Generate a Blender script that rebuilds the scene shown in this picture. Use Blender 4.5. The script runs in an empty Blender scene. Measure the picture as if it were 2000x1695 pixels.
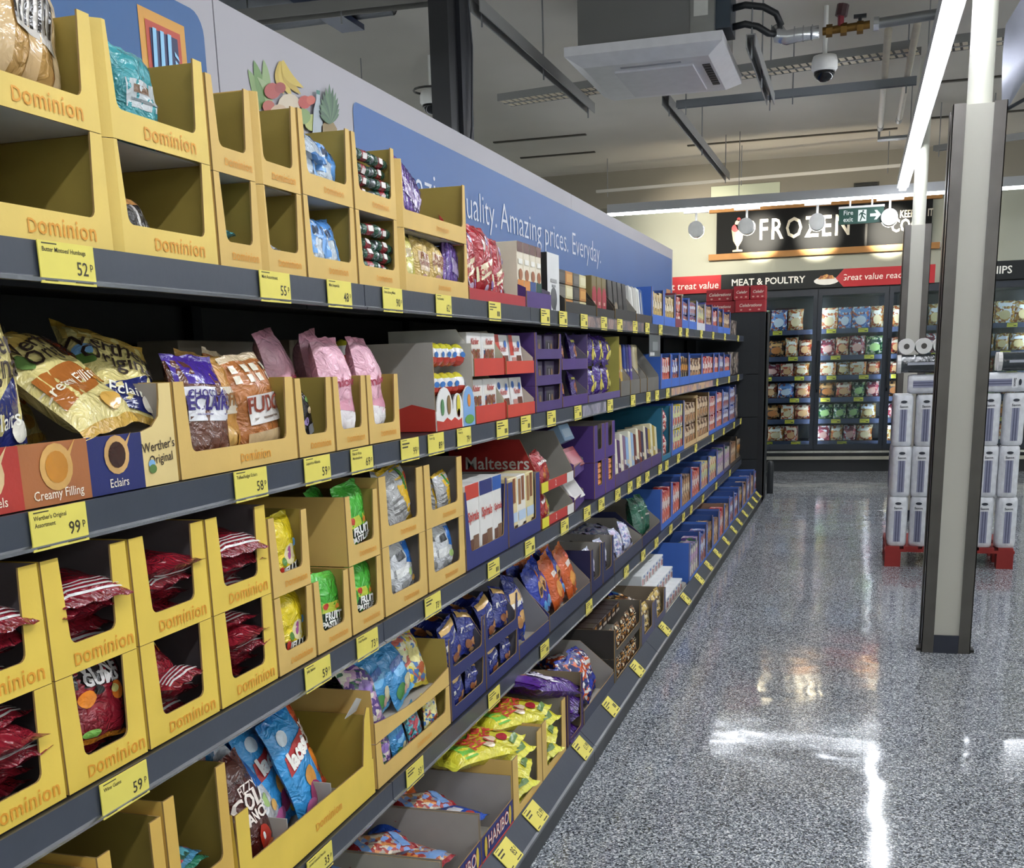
import bpy, math, random
from mathutils import Vector, Matrix, noise

# ------------------------------------------------------------------ camera
F, PX, PY = 2187.94, 997.11, 1234.14          # focal length and principal point in pixels of the 2000x1695 frame
YAW, PIT, ROL = (math.radians(a) for a in (-17.1272, -13.5473, -1.6937))
CAM = Vector((0, 0, 1.4))
_f = Vector((math.sin(YAW) * math.cos(PIT), math.cos(YAW) * math.cos(PIT), math.sin(PIT)))
_r = Vector((math.cos(YAW), -math.sin(YAW), 0)); _u = _r.cross(_f)
RR = math.cos(ROL) * _r + math.sin(ROL) * _u
UU = -math.sin(ROL) * _r + math.cos(ROL) * _u
sc = bpy.context.scene
C = sc.collection
cd = bpy.data.cameras.new('camera'); co = bpy.data.objects.new('camera', cd); C.objects.link(co)
cd.sensor_fit = 'HORIZONTAL'; cd.sensor_width = 36; cd.lens = F / 2000 * 36
cd.shift_x = (1000 - PX) / 2000; cd.shift_y = (PY - 847.5) / 2000; cd.clip_start = .05
co.matrix_world = Matrix(((RR.x, UU.x, -_f.x, CAM.x), (RR.y, UU.y, -_f.y, CAM.y), (RR.z, UU.z, -_f.z, CAM.z), (0, 0, 0, 1)))
sc.camera = co
# ------------------------------------------------------------------ world and exposure
w = bpy.data.worlds.new('shop_air'); sc.world = w; w.use_nodes = True
w.node_tree.nodes['Background'].inputs[0].default_value = (.82, .9, 1, 1)
w.node_tree.nodes['Background'].inputs[1].default_value = .1
vs = sc.view_settings; vs.view_transform = 'Standard'; vs.look = 'None'; vs.exposure = 0.12; vs.gamma = 1; vs.use_curve_mapping = False
STRIP_POWER = 46.0      # radiance of the linear ceiling lamps
SPOT_POWER = 2200.0       # each track spot, watts
random.seed(7)

# ------------------------------------------------------------------ helpers
def at(px, py, X=None, Y=None, Z=None):
    """The point on a plane X, Y or Z of the shop that a pixel of the frame looks at."""
    d = RR * ((px - PX) / F) - UU * ((py - PY) / F) + _f
    if X is not None: t = (X - CAM.x) / d.x
    elif Y is not None: t = (Y - CAM.y) / d.y
    else: t = (Z - CAM.z) / d.z
    return CAM + d * t
def Yp(px, z, X):
    """Distance along the aisle at which a shelf line (X, z) passes a pixel column."""
    A = RR * F - _f * (px - PX)
    return CAM.y - (A.x * (X - CAM.x) + A.z * (z - CAM.z)) / A.y

def lin(c): return c / 12.92 if c <= .04045 else ((c + .055) / 1.055) ** 2.4
def rgb(h): return tuple(lin(int(h[i:i + 2], 16) / 255) for i in (0, 2, 4)) + (1,)
MATS = {}
def mat(h, kind='card', **k):
    key = (h, kind, tuple(sorted(k.items())))
    if key in MATS: return MATS[key]
    m = bpy.data.materials.new(kind + '_' + (h if isinstance(h, str) else '_'.join(h))); m.use_nodes = True
    nt = m.node_tree; N, L = nt.nodes, nt.links; b = N['Principled BSDF']
    def nd(t, **kw):
        n = N.new(t)
        for a, v in kw.items(): setattr(n, a, v)
        return n
    tc = nd('ShaderNodeTexCoord'); crd = tc.outputs['Object']
    def noi(scale, det=2.0):
        n = nd('ShaderNodeTexNoise'); n.inputs['Scale'].default_value = scale; n.inputs['Detail'].default_value = det
        L.new(crd, n.inputs['Vector']); return n
    def bump(src, s, dist=.01):
        q = nd('ShaderNodeBump'); q.inputs['Strength'].default_value = s; q.inputs['Distance'].default_value = dist
        L.new(src, q.inputs['Height']); L.new(q.outputs[0], b.inputs['Normal'])
    def vary(amount, scale):
        hs = nd('ShaderNodeHueSaturation'); hs.inputs['Color'].default_value = rgb(h)
        mr = nd('ShaderNodeMapRange'); mr.inputs[1].default_value = .3; mr.inputs[2].default_value = .7
        mr.inputs[3].default_value = 1 - amount; mr.inputs[4].default_value = 1 + amount
        L.new(noi(scale).outputs[0], mr.inputs[0]); L.new(mr.outputs[0], hs.inputs['Value']); L.new(hs.outputs[0], b.inputs['Base Color'])
    S = b.inputs
    if isinstance(h, str): S['Base Color'].default_value = rgb(h)
    if kind == 'card':
        S['Roughness'].default_value = k.get('rough', .62); vary(.06, 9); bump(noi(140, 3).outputs[0], .12, .002)
    elif kind == 'foil':
        S['Roughness'].default_value = k.get('rough', .15); S['Specular IOR Level'].default_value = .8; vary(.12, 22)
        n = noi(k.get('sc', 26), 3.5); n.inputs['Distortion'].default_value = 1.2; bump(n.outputs[0], k.get('bs', .85), .016)
    elif kind == 'plas':
        S['Roughness'].default_value = k.get('rough', .4); vary(.05, 14); bump(noi(60, 2).outputs[0], .08, .003)
    elif kind == 'paint':
        S['Roughness'].default_value = k.get('rough', .5); vary(.04, 1.3); bump(noi(30, 3).outputs[0], .04, .003)
    elif kind == 'metal':
        S['Metallic'].default_value = .92; S['Roughness'].default_value = k.get('rough', .33); vary(.12, 6); bump(noi(80, 2).outputs[0], .06, .002)
    elif kind == 'ink':
        S['Roughness'].default_value = .5; vary(.05, 30)
    elif kind == 'emit':
        S['Emission Color'].default_value = rgb(h); S['Emission Strength'].default_value = k['s']
        n = noi(3); mr = nd('ShaderNodeMapRange'); mr.inputs[3].default_value = k['s'] * .97; mr.inputs[4].default_value = k['s'] * 1.03
        L.new(n.outputs[0], mr.inputs[0]); L.new(mr.outputs[0], S['Emission Strength'])
    elif kind == 'print':                      # busy packaging print, flat on the pack
        S['Roughness'].default_value = .33; S['Specular IOR Level'].default_value = .6
        v = nd('ShaderNodeTexVoronoi'); v.inputs['Scale'].default_value = k.get('sc', 45); v.inputs['Randomness'].default_value = 1
        wv = noi(k.get('sc', 45) * .6); mx = nd('ShaderNodeMixRGB'); mx.inputs[0].default_value = .03
        L.new(crd, mx.inputs[1]); L.new(wv.outputs['Color'], mx.inputs[2]); L.new(mx.outputs[0], v.inputs['Vector'])
        r = nd('ShaderNodeValToRGB'); r.color_ramp.interpolation = 'CONSTANT'; e = r.color_ramp.elements
        e[0].color = rgb(h[0]); e[1].position = 1 / len(h); e[1].color = rgb(h[1])
        for i in range(2, len(h)):
            x = e.new(i / len(h)); x.color = rgb(h[i])
        sp = nd('ShaderNodeSeparateColor'); L.new(v.outputs['Color'], sp.inputs[0]); L.new(sp.outputs[0], r.inputs[0])
        L.new(r.outputs[0], S['Base Color']); n = noi(30, 3.5); n.inputs['Distortion'].default_value = 1; bump(n.outputs[0], k.get('bs', .6), .012)
    elif kind == 'glass':                      # thin pane: clear with a mirror sheen
        N.remove(b); out = N['Material Output']; tr = nd('ShaderNodeBsdfTransparent'); gl = nd('ShaderNodeBsdfGlossy'); mx = nd('ShaderNodeMixShader'); fr = nd('ShaderNodeFresnel')
        tr.inputs[0].default_value = rgb(h); gl.inputs['Roughness'].default_value = .02; fr.inputs[0].default_value = 1.5
        L.new(fr.outputs[0], mx.inputs[0]); L.new(tr.outputs[0], mx.inputs[1]); L.new(gl.outputs[0], mx.inputs[2]); L.new(mx.outputs[0], out.inputs[0])
    elif kind == 'terrazzo':
        g = nd('ShaderNodeNewGeometry'); crd = g.outputs['Position']
        v = nd('ShaderNodeTexVoronoi'); v.inputs['Scale'].default_value = 215; L.new(crd, v.inputs['Vector'])
        r = nd('ShaderNodeValToRGB'); e = r.color_ramp.elements; r.color_ramp.interpolation = 'CONSTANT'
        for i, (p, c) in enumerate(((0, '33373D'), (.16, '5E636A'), (.4, '868B92'), (.66, 'ACB0B5'), (.86, 'DEE0E1'))):
            x = e[i] if i < 2 else e.new(p); x.position = p; x.color = rgb(c)
        sp = nd('ShaderNodeSeparateColor'); L.new(v.outputs['Color'], sp.inputs[0]); L.new(sp.outputs[0], r.inputs[0])
        big = noi(2.2, 3); mr = nd('ShaderNodeMapRange'); mr.inputs[1].default_value = .3; mr.inputs[2].default_value = .7; mr.inputs[3].default_value = .88; mr.inputs[4].default_value = 1.1
        L.new(big.outputs[0], mr.inputs[0]); hs = nd('ShaderNodeHueSaturation'); L.new(r.outputs[0], hs.inputs['Color']); L.new(mr.outputs[0], hs.inputs['Value'])
        L.new(hs.outputs[0], S['Base Color'])
        rr = nd('ShaderNodeMapRange'); rr.inputs[1].default_value = .35; rr.inputs[2].default_value = .65; rr.inputs[3].default_value = .05; rr.inputs[4].default_value = .11
        L.new(noi(5, 4).outputs[0], rr.inputs[0]); L.new(rr.outputs[0], S['Roughness']); S['Specular IOR Level'].default_value = .42
        bump(noi(4.5, 1).outputs[0], .075, .03)
    MATS[key] = m
    return m

class MB:
    """Collects faces with materials; build() links them as one mesh object."""
    def __init__(s): s.v = []; s.f = []; s.m = []; s.mats = []
    def mi(s, m):
        if m not in s.mats: s.mats.append(m)
        return s.mats.index(m)
    def add(s, vs, fs, m):
        o = len(s.v); s.v += [tuple(p) for p in vs]; i = s.mi(m)
        for f in fs: s.f.append([o + q for q in f]); s.m.append(i)
        return s
    def box(s, x0, x1, y0, y1, z0, z1, m):
        return s.add([(x, y, z) for z in (z0, z1) for y in (y0, y1) for x in (x0, x1)],
                     [(0, 2, 3, 1), (4, 5, 7, 6), (0, 1, 5, 4), (2, 6, 7, 3), (0, 4, 6, 2), (1, 3, 7, 5)], m)
    def bbox(s, x0, x1, y0, y1, z0, z1, m, r=.004):
        """box with chamfered upright and top edges"""
        P = lambda q, z: [(x0 + q, y0 + r - q * 0, z) for _ in ()]
        ring = lambda a, z: [(x0 + r + a, y0 + a, z), (x1 - r - a, y0 + a, z), (x1 - a, y0 + r + a, z), (x1 - a, y1 - r - a, z), (x1 - r - a, y1 - a, z), (x0 + r + a, y1 - a, z), (x0 + a, y1 - r - a, z), (x0 + a, y0 + r + a, z)]
        vs = ring(r, z0) + ring(0, z0 + r) + ring(0, z1 - r) + ring(r, z1)
        fs = [tuple(range(7, -1, -1)), tuple(range(24, 32))]
        for k in range(3):
            for i in range(8): j = (i + 1) % 8; fs.append((k * 8 + i, k * 8 + j, k * 8 + 8 + j, k * 8 + 8 + i))
        return s.add(vs, fs, m)
    def prism(s, pts, fn, t, mo, mi=None, me=None):
        n = len(pts)
        s.add([fn(p, q, 0) for p, q in pts], [tuple(range(n))], mo)
        s.add([fn(p, q, t) for p, q in pts], [tuple(range(n - 1, -1, -1))], mi or mo)
        s.add([fn(p, q, 0) for p, q in pts] + [fn(p, q, t) for p, q in pts], [(i, (i + 1) % n, n + (i + 1) % n, n + i) for i in range(n)], me or mo)
        return s
    def cyl(s, p0, p1, r, m, n=12, r1=None, cap=None):
        p0 = Vector(p0); p1 = Vector(p1); d = (p1 - p0).normalized(); a = d.orthogonal().normalized(); b = d.cross(a); r1 = r if r1 is None else r1
        q = [(math.cos(i * 2 * math.pi / n), math.sin(i * 2 * math.pi / n)) for i in range(n)]
        A = [p0 + (a * c + b * e) * r for c, e in q]; B = [p1 + (a * c + b * e) * r1 for c, e in q]
        s.add(A + B, [(i, (i + 1) % n, n + (i + 1) % n, n + i) for i in range(n)], m)
        s.add(A, [tuple(range(n - 1, -1, -1))], cap or m); s.add(B, [tuple(range(n))], cap or m)
        return s
    def tube(s, path, r, m, n=8):
        path = [Vector(p) for p in path]; vs = []; a = None
        for i, p in enumerate(path):
            d = (path[min(i + 1, len(path) - 1)] - path[max(i - 1, 0)]).normalized()
            a = d.orthogonal().normalized() if a is None else (a - d * a.dot(d)).normalized(); b = d.cross(a)
            rr = r[i] if isinstance(r, (list, tuple)) else r
            vs += [p + (a * math.cos(k * 2 * math.pi / n) + b * math.sin(k * 2 * math.pi / n)) * rr for k in range(n)]
        fs = [(i * n + k, i * n + (k + 1) % n, i * n + n + (k + 1) % n, i * n + n + k) for i in range(len(path) - 1) for k in range(n)]
        fs += [tuple(range(n - 1, -1, -1)), tuple(range((len(path) - 1) * n, len(path) * n))]
        return s.add(vs, fs, m)
    def lathe(s, prof, m, n=16, c=(0, 0, 0)):
        vs = [(c[0] + r * math.cos(k * 2 * math.pi / n), c[1] + r * math.sin(k * 2 * math.pi / n), c[2] + z) for r, z in prof for k in range(n)]
        fs = [(i * n + k, i * n + (k + 1) % n, i * n + n + (k + 1) % n, i * n + n + k) for i in range(len(prof) - 1) for k in range(n)]
        fs += [tuple(range(n - 1, -1, -1)), tuple(range((len(prof) - 1) * n, len(prof) * n))]
        return s.add(vs, fs, m)
    def mesh(s, name, smooth=False):
        me = bpy.data.meshes.new(name); me.from_pydata(s.v, [], s.f)
        for m in s.mats: me.materials.append(m)
        me.polygons.foreach_set('material_index', s.m)
        if smooth: me.polygons.foreach_set('use_smooth', [True] * len(s.f))
        me.update(); return me
    def build(s, name, parent=None, smooth=False, loc=None, rot=None): return link(name, s.mesh(name, smooth), parent, loc, rot)
def link(name, data, parent=None, loc=None, rot=None):
    o = bpy.data.objects.new(name, data); C.objects.link(o); o.parent = parent
    if loc is not None: o.location = loc
    if rot is not None: o.rotation_euler = rot
    return o
def tag(o, label, cat, group=None):
    o['label'] = label; o['category'] = cat
    if group: o['group'] = group
    return o
def thing(name, label, cat, loc=(0, 0, 0), rz=0, group=None): return tag(link(name, None, None, loc, (0, 0, rz)), label, cat, group)
def struct(o): o['kind'] = 'structure'; return o
ORD = 'first second third fourth fifth sixth seventh eighth ninth tenth eleventh twelfth thirteenth fourteenth fifteenth sixteenth seventeenth eighteenth nineteenth twentieth'.split()
Q = math.pi / 2                                 # things on the shelves face the aisle (+X): local x runs along the aisle, local y into the shelf

TXT = {}
def text2d(s, size, off=0, shear=0, spacing=1.0, base=False):
    """Flat letter shapes, centred: (vertices, faces)."""
    key = (s, size, off, shear, spacing, base)
    if key not in TXT:
        c = bpy.data.curves.new('letters', 'FONT'); c.body = s; c.size = size; c.resolution_u = 2; c.offset = off * size; c.shear = shear; c.align_x = 'CENTER'; c.align_y = 'TOP_BASELINE' if base else 'CENTER'; c.space_character = spacing
        o = bpy.data.objects.new('letters', c); me = bpy.data.meshes.new_from_object(o)
        TXT[key] = ([tuple(v.co[:2]) for v in me.vertices], [tuple(p.vertices) for p in me.polygons])
        bpy.data.objects.remove(o); bpy.data.curves.remove(c); bpy.data.meshes.remove(me)
    return TXT[key]
LET = {}
def lettering(parent, s, x, z, size, col, y=-.0015, off=0, shear=0, rot=0, name='lettering', spacing=1.0, kind='ink'):
    key = (s, size, col, off, shear, spacing, kind)
    if key not in LET:
        vs, fs = text2d(s, size, off, shear, spacing)
        if s == 'Dominion':
            v2, f2 = text2d('ominion', size * 1.05, off, 0, 1.06, True); x2 = min(p for p, q in v2); v1, f1 = text2d('D', size * .78, off, 0, 1, True); x1 = max(p for p, q in v1); n1 = len(v1)
            vs = [(p - x1 + x2 - size * .07, q) for p, q in v1] + v2; fs = f1 + [tuple(i + n1 for i in f) for f in f2]; cx = (min(p for p, q in vs) + max(p for p, q in vs)) / 2; vs = [(p - cx, q - size * .3) for p, q in vs]
        b = MB(); b.add([(p, 0, q) for p, q in vs], fs, mat(col, kind) if kind == 'ink' else mat(col, 'emit', s=kind)); LET[key] = b.mesh('lettering')
    return link(name, LET[key], parent, (x, y, z), (0, rot, 0))

def arc(cx, cy, r, a0, a1, n=5): return [(cx + r * math.cos(math.radians(a0 + (a1 - a0) * i / n)), cy + r * math.sin(math.radians(a0 + (a1 - a0) * i / n))) for i in range(n + 1)]
def rrect(x0, x1, z0, z1, r, n=5): return arc(x1 - r, z0 + r, r, -90, 0, n) + arc(x1 - r, z1 - r, r, 0, 90, n) + arc(x0 + r, z1 - r, r, 90, 180, n) + arc(x0 + r, z0 + r, r, 180, 270, n)
FR = lambda p, q, d: (p, d, q)                 # front plane, thickness inwards

# ------------------------------------------------------------------ the room
TER = mat('80868E', 'terrazzo'); CEIL = mat('CFCAC0', 'paint', rough=.8); WALLP = mat('C9CDBE', 'paint', rough=.7)
XL, XR, YB, YF, ZC = -7.5, 6.0, -3.5, 14.85, 3.62
b = MB(); b.box(XL, XR, YB, YF, -.08, -.0012, TER); floor = struct(b.build('floor'))
TS = .45
b = MB(); e = TS / 2; g = .0016
b.add([(-e + .0004, -e + .0004, -.0012), (e - .0004, -e + .0004, -.0012), (e - .0004, e - .0004, -.0012), (-e + .0004, e - .0004, -.0012), (-e + g, -e + g, 0), (e - g, -e + g, 0), (e - g, e - g, 0), (-e + g, e - g, 0)],
      [(4, 5, 6, 7), (0, 1, 5, 4), (1, 2, 6, 5), (2, 3, 7, 6), (3, 0, 4, 7)], TER); tile_me = b.mesh('tile')
for i in range(9):
    for j in range(29):
        o = link('tile', tile_me, floor, (-.60 + i * TS, 1.4 + j * TS, 0), (random.gauss(0, .0011), random.gauss(0, .0011), 0))
b = MB(); b.box(XL, XR, YB, YF, ZC, ZC + .1, CEIL); ceiling = struct(b.build('ceiling'))
for k, (x0, x1, y) in enumerate(((-3.7, -2.72, 11.9), (-3.7, -2.85, 12.9), (-1.85, .3, 13.0), (.55, 1.2, 11.0), (.6, 2.2, 12.6))):
    MB().box(x0, x1, y, y + .05, ZC - .012, ZC + .02, mat('55524C', 'metal', rough=.5)).build('ceiling_slot', ceiling)
for n, q in (('wall_far', (XL, XR, YF, YF + .1)), ('wall_rear', (XL, XR, YB - .1, YB)), ('wall_near_side', (XL - .1, XL, YB, YF)), ('wall_opposite', (XR, XR + .1, YB, YF))):
    struct(MB().box(*q, 0, ZC, WALLP).build(n))
# soffit above the freezers
struct(MB().box(XL, XR, 14.35, YF, 3.2, ZC, mat('8B8578', 'paint')).box(-1.75, -.95, 14.33, 14.36, 3.2, 3.36, mat('C6CDB4', 'paint')).build('trim_1'))

GALV = mat('8E9092', 'metal', rough=.42); DGALV = mat('8A8A88', 'paint', rough=.45); WHITE = mat('F0EFEC', 'plas', rough=.45); BLK = mat('15171A', 'plas', rough=.5)
# ---- linear lamps
LAMP = mat('F4F8FF', 'emit', s=STRIP_POWER); LAMP2 = mat('F4F8FF', 'emit', s=STRIP_POWER * .5)     # dimmer, for the freezer cross lamp and the unseen fill lamps
def strip(label, x0, x1, y0, y1, z, group='unseen added fill lamps'):
    t = thing('linear_lamp', label, 'lamp', ((x0 + x1) / 2, (y0 + y1) / 2, z), group=group)
    cx, cy = (x0 + x1) / 2, (y0 + y1) / 2; a, c = (x1 - x0) / 2, (y1 - y0) / 2
    al = (a > c)
    hx, hy = (a, c + .02) if al else (a + .02, c)
    MB().box(-hx, hx, -hy, hy, .012, .10, mat('A9AAAC', 'paint')).build('housing', t)
    MB().box(-a, a, -c, c, -.012, .014, LAMP2 if group or 'crossing' in label else LAMP).build('diffuser', t)
    n = max(2, int((x1 - x0 + y1 - y0) / 2.6))
    for i in range(n):
        f = (i + .5) / n * 2 - 1
        q = (a * f, 0) if al else (0, c * f)
        MB().cyl((q[0], q[1], .1), (q[0], q[1], ZC - z), .004, GALV, 6).build('hanger', t)
    return t
strip('long white linear lamp running down the aisle above the columns', .325, .39, -3.3, 12.28, 2.93, None)
strip('white linear lamp crossing in front of the freezer wall, carrying the spotlights', -2.62, 2.9, 12.47, 12.52, 2.9, None)
strip('unseen fill lamp added over the neighbouring aisle behind the long shelf', -3.65, -3.58, -3.3, 12.28, 2.93)  # hidden behind the sign, added for ambient fill
strip('unseen fill lamp added over the aisle beyond the paper towel pallet', 3.4, 3.47, -3.3, 12.28, 2.93)  # out of frame, added for ambient fill on this side
strip('unseen fill lamp added over the outermost aisle behind the long shelf', -5.9, -5.83, -3.3, 12.28, 2.93)  # added out of view to lift the ambient light on the ceiling
strip('unseen fill lamp added over the outermost aisle beyond the paper towels', 5.2, 5.27, -3.3, 12.28, 2.93)  # its unseen counterpart, also added for ambient light
strip('unseen fill lamp added crossing the shop behind the candy aisle entrance', -5.5, 5, -2.2, -2.13, 2.93)  # added behind the camera, fills surfaces that face it

# ---- track spots
for k, (px, py) in enumerate(((1360, 412), (1459, 405), (1597, 397), (1739, 387))):
    p = at(px, py, Y=12.5); who = ('plain wall beside the black sign', 'ice cream sundae on the sign', 'middle of the sign', 'chilled word at the end of the sign')[k]
    t = thing('track_spotlight', 'white cylinder spotlight aimed at the ' + who, 'spotlight', (p.x, 12.5, 2.885), 0, 'spotlights on the freezer lamp')
    MB().box(-.13, .13, -.02, .02, -.025, 0, WHITE).build('track_adapter', t)
    MB().cyl((0, 0, -.02), (0, 0, -.13), .012, WHITE, 8).build('stem', t)
    c = Vector((0, 0, -.19)); d = (at(*((1372, 470), (1484, 462), (1598, 458), (1737, 452))[k], Y=14.74) - Vector((p.x, 12.5, 2.885)) - c).normalized()
    hd = MB(); hd.cyl(c - d * .14, c + d * .13, .08, WHITE, 20); hd.build('head', t, True)
    MB().cyl(c + d * .13, c + d * .15, .081, mat('D9D9D6', 'plas'), 18, cap=mat('FFF0D2', 'emit', s=60)).build('bezel', t, True)
    MB().cyl(c - d * .145, c - d * .139, .066, mat('F2F2EE', 'plas'), 18).build('end_cap', t)
    l = bpy.data.lights.new('spot_beam', 'SPOT'); l.energy = SPOT_POWER * (.08 if k == 0 else 1); l.spot_size = math.radians((56, 17, 17, 17)[k]); l.spot_blend = 1; l.shadow_soft_size = .04; l.color = (1, .9, .72)
    o = link('spot_beam', l, t, c + d * .17); o.rotation_euler = d.to_track_quat('-Z', 'Y').to_euler()

# ---- air conditioning cassette with hoses and valve
zA = 3.08
p0 = at(1182, 207, Z=zA); x0, x1, y0, y1 = p0.x, at(1450, 184, Z=zA).x, 6.98, 8.1
t = thing('air_conditioner', 'grey ceiling air conditioning cassette with white grille panel', 'air conditioner', ((x0 + x1) / 2, (y0 + y1) / 2, zA))
a, c = (x1 - x0) / 2, (y1 - y0) / 2
AC = mat('6A6A68', 'metal', rough=.6)
MB().box(-a + .07, a - .06, -c + .06, c - .06, .09, .5, mat('666664', 'paint', rough=.55)).build('casing', t)
MB().box(a - .19, a - .055, -c + .055, c - .055, .1, .5, mat('8F8F8D', 'metal', rough=.5)).build('service_cover', t)
pb = MB(); pw = mat('D3D2D6', 'plas', rough=.3)
pb.add([(-a, -c, .05), (a, -c, .05), (a, c, .05), (-a, c, .05), (-a + .09, -c + .1, 0), (a - .09, -c + .1, 0), (a - .09, c - .1, 0), (-a + .09, c - .1, 0), (-a, -c, .1), (a, -c, .1), (a, c, .1), (-a, c, .1)],
       [(7, 6, 5, 4), (4, 5, 1, 0), (5, 6, 2, 1), (6, 7, 3, 2), (7, 4, 0, 3), (0, 1, 9, 8), (1, 2, 10, 9), (2, 3, 11, 10), (3, 0, 8, 11), (8, 9, 10, 11)], pw); pb.build('panel', t)
MB().box(-a + .25, a - .2, -c + .25, c - .2, -.012, .002, mat('C6C5CB', 'plas', rough=.35)).build('intake_cover', t)
for i in range(9):
    y = -.27 + i * .062
    MB().box(a - .15, a - .105, y, y + .045, -.004, .004, BLK).build('louvre_slot', t)
MB().box(-a + .3, a - .26, -c + .17, -c + .195, -.003, .004, mat('8E8E94', 'plas')).build('air_slot', t)
for s in (0, 1): MB().box(a - .17, a - .09, -c + .0545, -c + .056, .2 + s * .14, .3 + s * .14, mat('BDBDB8', 'plas')).build('sticker', t)
for qx in (-a + .12, a - .12):
    for qy in (-c + .12, c - .12): MB().cyl((qx, qy, .49), (qx, qy, ZC - zA), .006, GALV, 6).build('hanging_rod', t)
MB().box(a - .06, a + .03, -c + .12, -c + .4, .14, .42, mat('4C5560', 'metal', rough=.4)).build('connection_box', t)
tx, ty = (x0 + x1) / 2, (y0 + y1) / 2
hs = MB(); hz = zA
for k, dz in enumerate((.27, .17)):
    hose = thing('hose', ('upper' if k == 0 else 'lower') + ' black rubber hose curving from the air conditioner to the foil pipe', 'hose', (x1, y0 + .25, hz + dz))
    MB().tube([(0.02, 0, 0), (.1, 0, .01), (.2 - k * .03, .02, -.005), (.27 - k * .04, .05, -.04), (.3 - k * .03, .08, -.1 + k * .06)], .019, BLK, 10).build('hose_line', hose, True)
FOIL = mat('C9CBCE', 'metal', rough=.25); BRASS = mat('74582E', 'metal', rough=.5)
fp = at(1530, 70, Y=y0 + .35)
t = thing('foil_pipe', 'foil-wrapped pipe end beside the brass valve', 'pipe', fp)
b = MB(); b.tube([(-.04, 0, .06), (-.02, 0, 0), (.02, 0, -.012), (.08, 0, -.004), (.2, 0, 0)], [.03, .045, .04, .038, .036], FOIL, 12); b.build('foil_wrap', t, True)
for i in range(3): MB().cyl((.06 + i * .05, 0, 0), (.066 + i * .05, 0, 0), .043, mat('B9BBBF', 'metal', rough=.2), 12).build('foil_fold', t)
vp = fp + Vector((.22, 0, 0))
t = thing('valve', 'brass valve with dark red handwheel hanging near the ceiling', 'valve', vp)
MB().cyl((0, 0, 0), (.26, 0, .01), .022, BRASS, 10).build('body', t, True)
for x in (.02, .1, .19): MB().cyl((x, 0, 0), (x + .035, 0, 0), .034, BRASS, 6).build('nut', t)
MB().cyl((.1, 0, .01), (.1, 0, .075), .018, mat('7C2430', 'plas'), 10).build('stem', t)
MB().cyl((.1, 0, .07), (.11, 0, .13), .034, mat('3A1A1E', 'plas'), 8).build('handwheel', t)
MB().box(.17, .24, -.012, .012, .05, .068, BLK).cyl((.205, 0, .02), (.205, 0, .055), .01, BLK, 8).build('lever', t)
t = thing('pipe', 'galvanised pipe run from the brass valve towards the lamp', 'pipe', vp + Vector((.28, 0, .01)))
MB().cyl((0, 0, 0), (.42, 0, .02), .028, GALV, 12).build('pipe_line', t, True)
MB().cyl((0, 0, 0), (.03, 0, 0), .036, FOIL, 12).build('pipe_collar', t)
q = at(1720, 50, Y=7.7)
for k, (pa, pb2) in enumerate((((1735, 60), (1720, 245)), ((1792, 45), (1757, 230)))):
    A = at(*pa, Z=3.3); B = at(*pb2, Z=3.24)
    t = thing('pipe', ('cream insulated pipe closer to the valve' if k == 0 else 'cream insulated pipe closer to the aisle lamp') + ' running along the ceiling', 'pipe', A)
    MB().tube([(0, 0, 0), (B - A) * .5, B - A], .024, mat('C9C0AE', 'plas'), 10).build('pipe_line', t, True)
    MB().cyl(B - A, (B - A) + Vector((0, .25, .02)), .026, GALV, 10).build('pipe_end', t, True)
A = at(1714, 275, Z=3.2)
t = thing('pipe_support', 'galvanised tray bracket below the cream ceiling pipes', 'bracket', A)
MB().box(0, .3, -.06, .06, 0, .02, GALV).box(0, .02, -.06, .06, .02, .18, GALV).build('bracket', t)
# ---- channels and cable trays under the ceiling
def channel(label, A, B, wd=.05, ht=.07, m=DGALV, rods=True):
    A = Vector(A); B = Vector(B); L = (B - A).length; t = thing('strut_channel', label, 'strut', A, math.atan2(B.y - A.y, B.x - A.x), 'metal struts under the ceiling')
    MB().box(0, L, -wd / 2, wd / 2, ht - .006, ht, m).build('web', t)
    for s in (-1, 1): MB().box(0, L, s * wd / 2 - .003, s * wd / 2 + .003, 0, ht, m).build('flange', t)
    if rods:
        for f in (.04, .5, .96): MB().cyl((L * f, 0, -.05), (L * f, 0, ZC - A.z), .005, GALV, 6).build('threaded_rod', t)
    return t
zs = 3.2
channel('grey metal strut running from the black pole along the ceiling', at(928, 22, Z=zs), at(1155, 222, Z=zs))
channel('grey metal strut running from under the air conditioner to the far wall', at(1300, 205, Z=zs), at(1420, 352, Z=zs))
channel('short metal strut beside the air conditioner under the hoses', at(1466, 92, Z=zs - .08), at(1505, 205, Z=zs - .08))
channel('grey cross strut behind the air conditioner reaching to the aisle lamp', at(1322, 212, Z=zs), at(1790, 165, Z=zs), .06, .05, mat('7C8086', 'paint', rough=.5))
channel('thick grey metal rail crossing above the long shelf sign', at(470, 48, Z=zs), at(872, 4, Z=zs), .09, .06, mat('75736F', 'paint', rough=.5))
channel('thin white wire rail crossing in front of the freezer ceiling', at(1165, 377, Z=3.26), at(1760, 326, Z=3.26), .03, .03, mat('B9B6AE', 'paint'))
channel('grey cross strut beyond the second column', at(1825, 296, Z=zs), at(2060, 262, Z=zs), .06, .05)
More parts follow.
